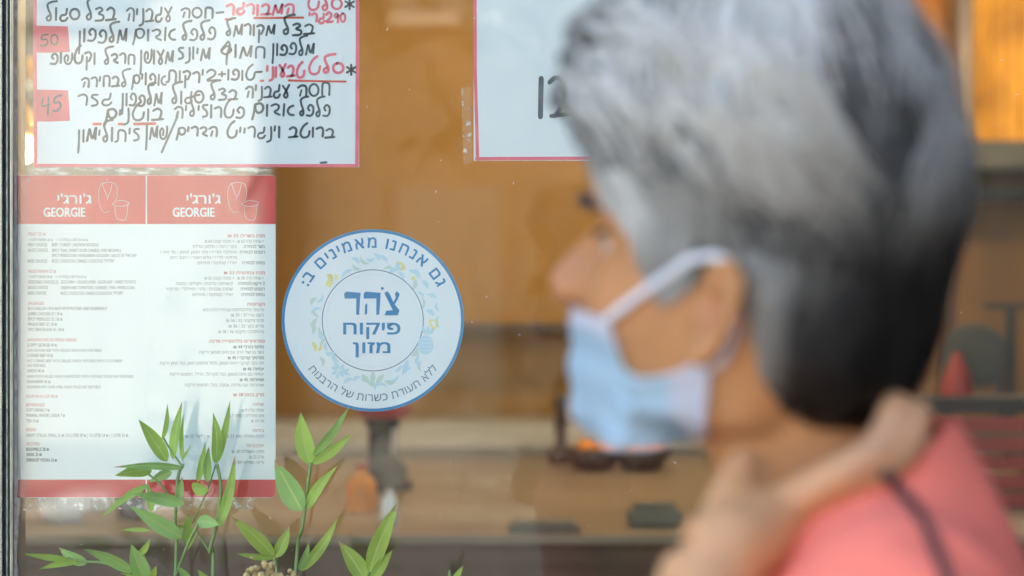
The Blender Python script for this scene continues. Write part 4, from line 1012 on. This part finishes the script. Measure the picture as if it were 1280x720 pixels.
# right hand hanging, relaxed
hd_ = (WRR-ER).normalized(); sdv = Vector((.2, .1, 0)).normalized(); ov = Vector((-.8, -.2, 0)).normalized()
tube(bd, [WRR, WRR+hd_*.04, WRR+hd_*.08], [.023, .026, .024], 14, flat=(Vector((0, 1, 0)), .5))
for k in range(4):
    o = Vector((-.030+.02*k, 0, 0)); b0 = WRR+hd_*.075+o
    ln = (.062, .075, .08, .07)[k]
    finger([b0, b0+hd_*ln*.45, b0+hd_*ln*.8+Vector((0, -.012, 0)), b0+hd_*ln+Vector((0, -.03, .004))], .0085)
finger([WRR+hd_*.02+Vector((-.022, -.01, 0)), WRR+hd_*.05+Vector((-.04, -.025, 0)), WRR+hd_*.08+Vector((-.042, -.04, 0))], .0095)
# legs and feet
for s in (-1, 1):
    hp = Vector((.17, 1.19, .80))+bl*s*.09
    kn = Vector((.165, 1.19, .44))+bl*s*.095; an = Vector((.175, 1.19, .08))+bl*s*.10
    tube(bd, [hp, hp.lerp(kn, .4), kn, kn.lerp(an, .3), an], [.085, .075, .052, .055, .036], 18)
    tube(bd, [an+Vector((.02, 0, -.02)), an+bf*.06+Vector((0, 0, -.04)), an+bf*.15+Vector((0, 0, -.055))], [.036, .034, .022], 12)
bmesh.ops.triangulate(bd, faces=[f for f in bd.faces if len(f.verts) > 4])
raw = bpy.data.meshes.new('raw'); bd.to_mesh(raw); bd.free()
bme = evald(raw, [('REMESH', dict(mode='VOXEL', voxel_size=.0032)), ('SMOOTH', dict(factor=.5, iterations=5))])
for p in bme.polygons: p.use_smooth = True
bme.name = 'body'
M['skin'] = mat('tanned skin', (.50, .225, .07), .5, var=.12, scale=28, bump=.05, sss=.15)
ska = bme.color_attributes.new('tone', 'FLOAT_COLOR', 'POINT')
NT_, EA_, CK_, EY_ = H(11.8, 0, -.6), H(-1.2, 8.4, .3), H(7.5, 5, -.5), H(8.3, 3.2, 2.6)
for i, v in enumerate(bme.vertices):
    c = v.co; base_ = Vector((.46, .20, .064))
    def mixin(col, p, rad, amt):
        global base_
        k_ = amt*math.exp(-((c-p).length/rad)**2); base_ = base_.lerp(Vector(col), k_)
    mixin((.54, .23, .12), NT_, .02, .7); mixin((.38, .12, .04), H(-.9, 7.6, -.2), .013, .75); mixin((.58, .25, .10), CK_, .025, .5); mixin((.30, .12, .05), EY_, .014, .75)  # ear hollow: redder skin, with some shade painted into the tone
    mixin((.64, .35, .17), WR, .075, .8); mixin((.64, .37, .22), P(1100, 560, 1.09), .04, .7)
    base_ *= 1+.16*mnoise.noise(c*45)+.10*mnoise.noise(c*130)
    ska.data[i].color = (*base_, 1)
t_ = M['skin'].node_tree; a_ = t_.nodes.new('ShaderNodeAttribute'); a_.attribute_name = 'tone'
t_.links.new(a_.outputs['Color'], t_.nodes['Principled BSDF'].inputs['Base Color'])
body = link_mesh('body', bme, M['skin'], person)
# eyes and brows
M['eye'] = mat('eye', (.5, .46, .42), .15); M['iris'] = mat('iris', (.03, .02, .015), .1); M['brow'] = mat('eyebrow', (.045, .035, .03), .8, var=.4, scale=300)
for s in (-1, 1):
    bm = BM(); ball(bm, H(7.3, s*3.15, 2.05), .0098); e = obj('eye', bm, M['eye'], person, True)
    bm = BM(); ball(bm, H(8.02, s*3.2, 2.05), .0045, (1, 1, 1)); obj('iris', bm, M['iris'], e, True)
    bm = BM(); pts = []
    for k in range(9):
        t = k/8; y = 1.3+t*4.0; z = 3.9+.55*math.sin(t*2.4)-.3*t
        hit = HBVH.ray_cast(Vector((20, s*y, z)), Vector((-1, 0, 0)))[0]
        pts.append(H(hit.x+.12 if hit else 10, s*y, z))
    tube(bm, pts, [.0025, .004, .0045, .0045, .0042, .004, .0034, .0026, .0012], 7); obj('eyebrow', bm, M['brow'], person, True)
    bm = BM(); pts = [H(8.7-.03*(k-3)**2, s*(2.0+k*.40), 2.45+.3*math.sin(k/6*math.pi)) for k in range(7)]
    tube(bm, pts, .0016, 6); obj('eyelashes', bm, M['brow'], person, True)

# shirt, trousers, shoes
M['shirt'] = mat('coral cotton', (.90, .215, .15), .9, var=.07, scale=8, bump=.12, spec=.2)
M['trim'] = mat('pale trim', (.75, .55, .48), .85)
sh = BM(); torso(sh, .011)
tube(sh, [SL+Vector((.01, .02, 0)), SL, SL.lerp(EL, .3), SL.lerp(EL, .55)], [.05, .0575, .056, .055], 24)
tube(sh, [SRr, SRr.lerp(ER, .3), SRr.lerp(ER, .62)], [.060, .058, .058], 24)
tube(sh, [Vector((.172, 1.13, 1.321)), SL], [.040, .057], 20); tube(sh, [Vector((.172, 1.20, 1.320)), SRr], [.042, .058], 20)
tube(sh, [NB+Vector((.006, 0, .022)), NB+Vector((.004, 0, -.04))], [.046, .066], 24)
raw = bpy.data.meshes.new('raw'); bmesh.ops.triangulate(sh, faces=[f for f in sh.faces if len(f.verts) > 4]); sh.to_mesh(raw); sh.free()
sme = evald(raw, [('REMESH', dict(mode='VOXEL', voxel_size=.005)), ('SMOOTH', dict(factor=.5, iterations=8))])
bm = BM(); bm.from_mesh(sme)
ua = (EL-SL).normalized(); ur = (ER-SRr).normalized(); kill = []
nax = (H(-.6, 0, -3)-NB).normalized()
for v in bm.verts:
    c = v.co
    # soft cloth folds
    fold = .0035*mnoise.noise((c.x*16, c.y*16, c.z*9))+.0016*mnoise.noise((c.x*40, c.y*30, c.z*22))
    v.co = c+v.normal*fold
    if (c-SL).dot(ua) > (EL-SL).length*.48 and (c-SL).cross(ua).length < .10: kill.append(v); continue
    if (c-SRr).dot(ur) > (ER-SRr).length*.56 and (c-SRr).cross(ur).length < .10: kill.append(v); continue
    d = c-NB; along = d.dot(nax); rad = (d-nax*along).length
    if along > .002 and rad < .066: kill.append(v); continue
    if c.z < .78: kill.append(v)
bmesh.ops.delete(bm, geom=kill, context='VERTS')
bmesh.ops.solidify(bm, geom=bm.faces[:], thickness=-.002)
SBVH = BVHTree.FromBMesh(bm)
shirt = obj('shirt', bm, M['shirt'], person, True)
M['jean'] = mat('dark trousers', (.05, .06, .09), .85, var=.15, scale=60)
tr = BM()
for s in (-1, 1):
    hp = Vector((.17, 1.19, .82))+bl*s*.085; kn = Vector((.165, 1.19, .44))+bl*s*.095; an = Vector((.175, 1.19, .05))+bl*s*.10
    tube(tr, [hp, kn, an], [.105, .078, .07], 20)
tube(tr, [Vector((.17, 1.19, .94)), Vector((.17, 1.19, .86)), Vector((.17, 1.19, .74))], [.165, .175, .155], 24, flat=(bf, .75))
raw = bpy.data.meshes.new('raw'); tr.to_mesh(raw); tr.free()
tme = evald(raw, [('REMESH', dict(mode='VOXEL', voxel_size=.01)), ('SMOOTH', dict(factor=.5, iterations=4))])
for p in tme.polygons: p.use_smooth = True
link_mesh('trousers', tme, M['jean'], person)
for s in (-1, 1):
    an = Vector((.175, 1.19, 0))+bl*s*.10; bm = BM()
    tube(bm, [an-bf*.06+Vector((0, 0, .035)), an+Vector((0, 0, .045)), an+bf*.09+Vector((0, 0, .036)), an+bf*.17+Vector((0, 0, .03))], [.03, .042, .043, .028], 16, flat=(Vector((0, 0, 1)), .8))
    obj('shoe', bm, M['dgrey'], person, True)

# face mask
M['maskb'] = mat('pale blue mask', (.63, .81, .91), .8, var=.04, scale=30, trans=.15)
M['loop'] = mat('elastic loop', (.74, .75, .78), .85)
M['maskw'] = mat('white mask trim', (.80, .83, .90), .8, trans=.15)
def face_r(th, z):
    d = Vector((math.cos(th), math.sin(th), 0)); o = Vector((1, 0, z))
    h = HBVH.ray_cast(o+d*20, -d)[0]
    return (h-o).length if h else 5.0
Z_T = [(0, -1.75), (44, -1.6), (52, -1.7), (58, -4.1), (68, -4.3), (82, -3.8), (90, -3.3), (97, -2.7), (104, -2.4)]
Z_B = [(0, -8.6), (40, -8.8), (60, -8.4), (80, -7.7), (104, -6.6)]
bm = BM(); rows = []; NT, NZ = 84, 22
for i in range(NT+1):
    th = -104+208*i/NT; zt = interp(Z_T, abs(th)); zb = interp(Z_B, abs(th)); row = []
    for j in range(NZ+1):
        v = j/NZ; z = zt+(zb-zt)*v; r = face_r(R(th), z)+.38
        if abs(th) < 66:
            t = R(th); tent = 1/math.sqrt((math.cos(t)/(9.9-.28*(zt-z)-.03*(zt-z)**2))**2+(math.sin(t)/6.3)**2)
            r = max(r, tent)
            if abs(th) < 25 and z > zt-1.2: r = min(r, 10.15)
        r += .13*math.sin(v*math.pi*5)*sm(104, 60, abs(th))+.25*sm(70, 100, abs(th))+.12*mnoise.noise((th*.06, z*.5, 1))
        row.append(bm.verts.new(H(1+r*math.cos(R(th)), r*math.sin(R(th)), z)))
    rows.append(row)
for i in range(NT):
    th = -104+208*(i+.5)/NT
    for j in range(NZ):
        f = bm.faces.new((rows[i][j], rows[i+1][j], rows[i+1][j+1], rows[i][j+1])); f.smooth = True
        f.material_index = 1 if abs(th) > 83 or (j < 3 and abs(th) < 54) or j >= NZ-1 else 0
bmesh.ops.solidify(bm, geom=bm.faces[:], thickness=.0012)
fm = obj('face_mask', bm, [M['maskb'], M['maskw']], person)
for s in (-1, 1):
    bm = BM()
    a = [(1+(face_r(R(51), -1.7)+.45)*math.cos(R(51)), (face_r(R(51), -1.7)+.45)*math.sin(R(51)), -1.75)]
    for t in (.3, .6, .85):
        z = -1.7+t*5.0; x = a[0][0]+(.2-a[0][0])*t; hit = HBVH.ray_cast(Vector((x, 20, z)), Vector((0, -1, 0)))[0]; a.append((x, (hit.y if hit else 7)+.35, z))
    a += [(-.6, 7.7, 2.9), (-1.5, 7.2, 2.0), (-1.7, 6.9, .2), (-1.4, 6.9, -2.0), (-.8, 6.9, -2.8)]
    tube(bm, crom([H(p[0], s*p[1], p[2]) for p in a], 5), .0022, 8); obj('ear_loop', bm, M['loop'], fm, True)

# hair
Z_H = [(-9.5, -5.4), (-6, -5.0), (-4.5, -3.7), (-3.2, -1.7), (-2.4, .9), (-1, 2.6), (.4, 2.9), (1.5, 1.7), (2.5, .8), (3.9, 1.0), (5.2, 3.5), (8.9, 5.6), (12, 6.6)]
def hair_h(x, y, z):
    return .45+6.2*sm(3.5, 13, z)*(1-.78*sm(-1, 8, -x))+.25*sm(1, 7, -x)*sm(-5, 4, z)+.75*sm(5, 10, x)*sm(5, 9, z)+1.5*sm(4, -3, z)*sm(-3.5, -6, x)
def smap(x, z):
    s = (x*.40+z*.60+2.3)/8.8; s = max(0, min(1, s))
    return s
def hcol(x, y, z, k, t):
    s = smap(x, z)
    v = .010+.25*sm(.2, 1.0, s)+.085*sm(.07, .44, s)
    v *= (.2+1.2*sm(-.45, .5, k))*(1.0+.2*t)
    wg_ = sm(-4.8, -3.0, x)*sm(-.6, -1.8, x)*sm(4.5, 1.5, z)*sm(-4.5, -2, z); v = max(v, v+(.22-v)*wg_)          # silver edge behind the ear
    if x > 1 and z < 6: v = max(v, .24)                        # silver temple
    return (v*1.07, v*1.04, v*.93, 1)
hv, hf, hc = [], [], []
# under-cap
bm = hb_.copy(); bmesh.ops.delete(bm, geom=[v for v in bm.verts if v.co.z < interp(Z_H, v.co.x)-.2], context='VERTS')
bm.normal_update(); idx = {}
pts_ = [(v.index, v.co.copy(), v.normal.copy()) for v in bm.verts]; bm.verts.ensure_lookup_table(); bm.verts.index_update()
for v in bm.verts:
    x, y, z = v.co; edge = sm(0, 2.2, z-interp(Z_H, x)); o = .12+hair_h(x, y, z)*.78*max(edge, .8*sm(-4, -5.5, x))
    n_ = v.normal; o += .25*edge*mnoise.noise((x*.5, y*.5, z*.5))
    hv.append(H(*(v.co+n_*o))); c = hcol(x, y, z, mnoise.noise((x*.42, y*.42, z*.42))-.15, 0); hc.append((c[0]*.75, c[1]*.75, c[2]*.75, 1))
for f in bm.faces: hf.append(tuple(v.index for v in f.verts))
bm.free()
rg = random.Random(21)
cand = []
hb_.faces.ensure_lookup_table()
for f in hb_.faces:
    c = f.calc_center_median()
    if c.z > interp(Z_H, c.x)+.1 and c.x < 10.8: cand.append((f, f.calc_area()))
cum = []; tot = 0
for f, a in cand: tot += a; cum.append(tot)
import bisect
NSTR = 7000
locks = []
for k in range(95):
    f = cand[min(len(cand)-1, bisect.bisect(cum, rg.random()*tot))][0]
    locks.append((f.calc_center_median(), rg.uniform(-.68, .68), Vector((rg.gauss(0, .22), rg.gauss(0, .22), rg.gauss(0, .22))), rg.uniform(-.34, .3), rg.uniform(0, 6.3)))
for k in range(NSTR):
    f = cand[min(len(cand)-1, bisect.bisect(cum, rg.random()*tot))][0]
    p = f.calc_center_median()+Vector((rg.uniform(-.4, .4), rg.uniform(-.4, .4), rg.uniform(-.4, .4)))
    loc, nrm, _, _ = HBVH.find_nearest(p)
    if loc is None: continue
    x, y, z = loc
    top = sm(3, 10, z)
    clump = mnoise.noise((x*.42, y*.42, z*.42))+.35*mnoise.noise((x*1.1, y*1.1, z*1.1))
    lk = min(locks, key=lambda q_: (q_[0]-loc).length_squared)
    wave = mnoise.noise((x*.22+7, y*.22, z*.22))
    # combing direction: off the brow up and back, then down the back; temples straight back and down
    if x > 4.5 and z > 7.0: d = Vector((-.7, .6*(1 if y > 0 else -1)+.5*wave, -.1+.6*wave)) if x > 7.5 else Vector((-.7, .5*(1 if y > 0 else -1), -.3+.4*wave))
    elif z > 8: d = Vector((-.75, .35*(1 if y > 0 else -1)+.5*wave, -.3))
    elif x > 1: d = Vector((-.55, .0, -.75))
    else: d = Vector((-.45+.4*sm(-4, -8, x), .0, -1.0))
    d += Vector((rg.gauss(0, .07), rg.gauss(0, .07), rg.gauss(0, .07)))+Vector((1, 1, 0))*.2*clump+lk[2]
    clump = clump*.35+lk[1]
    L = (3.0+5.0*top)*rg.uniform(.7, 1.15); n = 7; q = loc.copy(); layer = rg.uniform(.78, 1.0)+lk[3]*.7; wd_ = rg.uniform(.10, .24)
    ph = rg.uniform(0, 6); base = len(hv); ok_ = 0
    for i in range(n+1):
        t = i/n
        loc2, n2, _, _ = HBVH.find_nearest(q)
        if n2.dot(loc2-Vector((0, 0, 2))) < 0: n2 = -n2
        edge = sm(-.2, 2.0, loc2.z-interp(Z_H, loc2.x))
        o = .15+hair_h(*loc2)*(layer+.05*clump)*(.2+.8*max(edge, sm(-3.6, -5.2, loc2.x)))*min(1, .55+t*2.2)+.22*clump*edge+.18*math.sin(ph+t*5)*top
        dd = (d-n2*d.dot(n2))
        if dd.length < 1e-4: break
        dd.normalize(); sd_ = dd.cross(n2).normalized(); dd = (dd+sd_*.45*top*math.cos(lk[4]+t*5.5)).normalized()
        ww = wd_*(1-t**2*.85)*(.6+.4*min(1, t*5))
        c0 = loc2+n2*(o+.22*top*math.sin(lk[4]+t*6))
        hv.append(H(*(c0+sd_*ww))); hv.append(H(*(c0+n2*.05))); hv.append(H(*(c0-sd_*ww)))
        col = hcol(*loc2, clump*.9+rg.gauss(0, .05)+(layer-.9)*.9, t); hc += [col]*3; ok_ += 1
        q = loc2+dd*(L/n)
        if q.z < interp(Z_H, q.x)-(.9 if q.x < 3 else .1)-rg.random()*.6: 
            break
        d = d*.8+Vector((-.05, 0, -.22)) if top < .6 else d*.9+Vector((-.05, 0, -.1))
    for i in range(ok_-1):
        a = base+i*3; hf.append((a, a+3, a+4, a+1)); hf.append((a+1, a+4, a+5, a+2))
hm_ = bpy.data.meshes.new('hair'); hm_.from_pydata([tuple(v) for v in hv], [], hf); hm_.update()
ca = hm_.color_attributes.new('tone', 'FLOAT_COLOR', 'POINT')
for i, c in enumerate(hc): ca.data[i].color = c
for p in hm_.polygons: p.use_smooth = True
mh = bpy.data.materials.new('grey hair'); mh.use_nodes = True; t = mh.node_tree; b_ = t.nodes['Principled BSDF']
at = t.nodes.new('ShaderNodeAttribute'); at.attribute_name = 'tone'; t.links.new(at.outputs['Color'], b_.inputs['Base Color'])
b_.inputs['Roughness'].default_value = .5; b_.inputs['Specular IOR Level'].default_value = .35
link_mesh('hair', hm_, mh, person)
hb_.free()

# shoulder bag: thin dark strap over the shirt, bag behind her back
sbag = thing('shoulder_bag', 'dark shoulder bag hanging by a thin strap over the coral shirt', 'bag')
cpos = Vector((0, 0, CAMZ)); sp = []
for px, py in ((1090, 574), (1104, 590), (1120, 607), (1136, 625), (1152, 647), (1166, 675), (1178, 705), (1188, 740), (1196, 790), (1202, 850)):
    d = (P(px, py, 1)-cpos).normalized(); h = SBVH.ray_cast(cpos, d)
    if h[0] is not None: sp.append(h[0]-d*.0045)
    else: sp.append(P(px, py, 1.085))
sp.insert(0, P(1076, 558, 1.108)); end = Vector((.33, 1.02, .98)); sp.append(Vector((.27, 1.0, 1.12))); sp.append(end)
M['strap'] = mat('dark strap', (.045, .024, .022), .6)
bm = BM(); tube(bm, crom(sp, 4), .0028, 8); obj('strap', bm, M['strap'], sbag, True)
bm = BM(); box(bm, (.20, .94, .74), (.46, 1.01, .97), .02); obj('bag_body', bm, M['strap'], sbag)
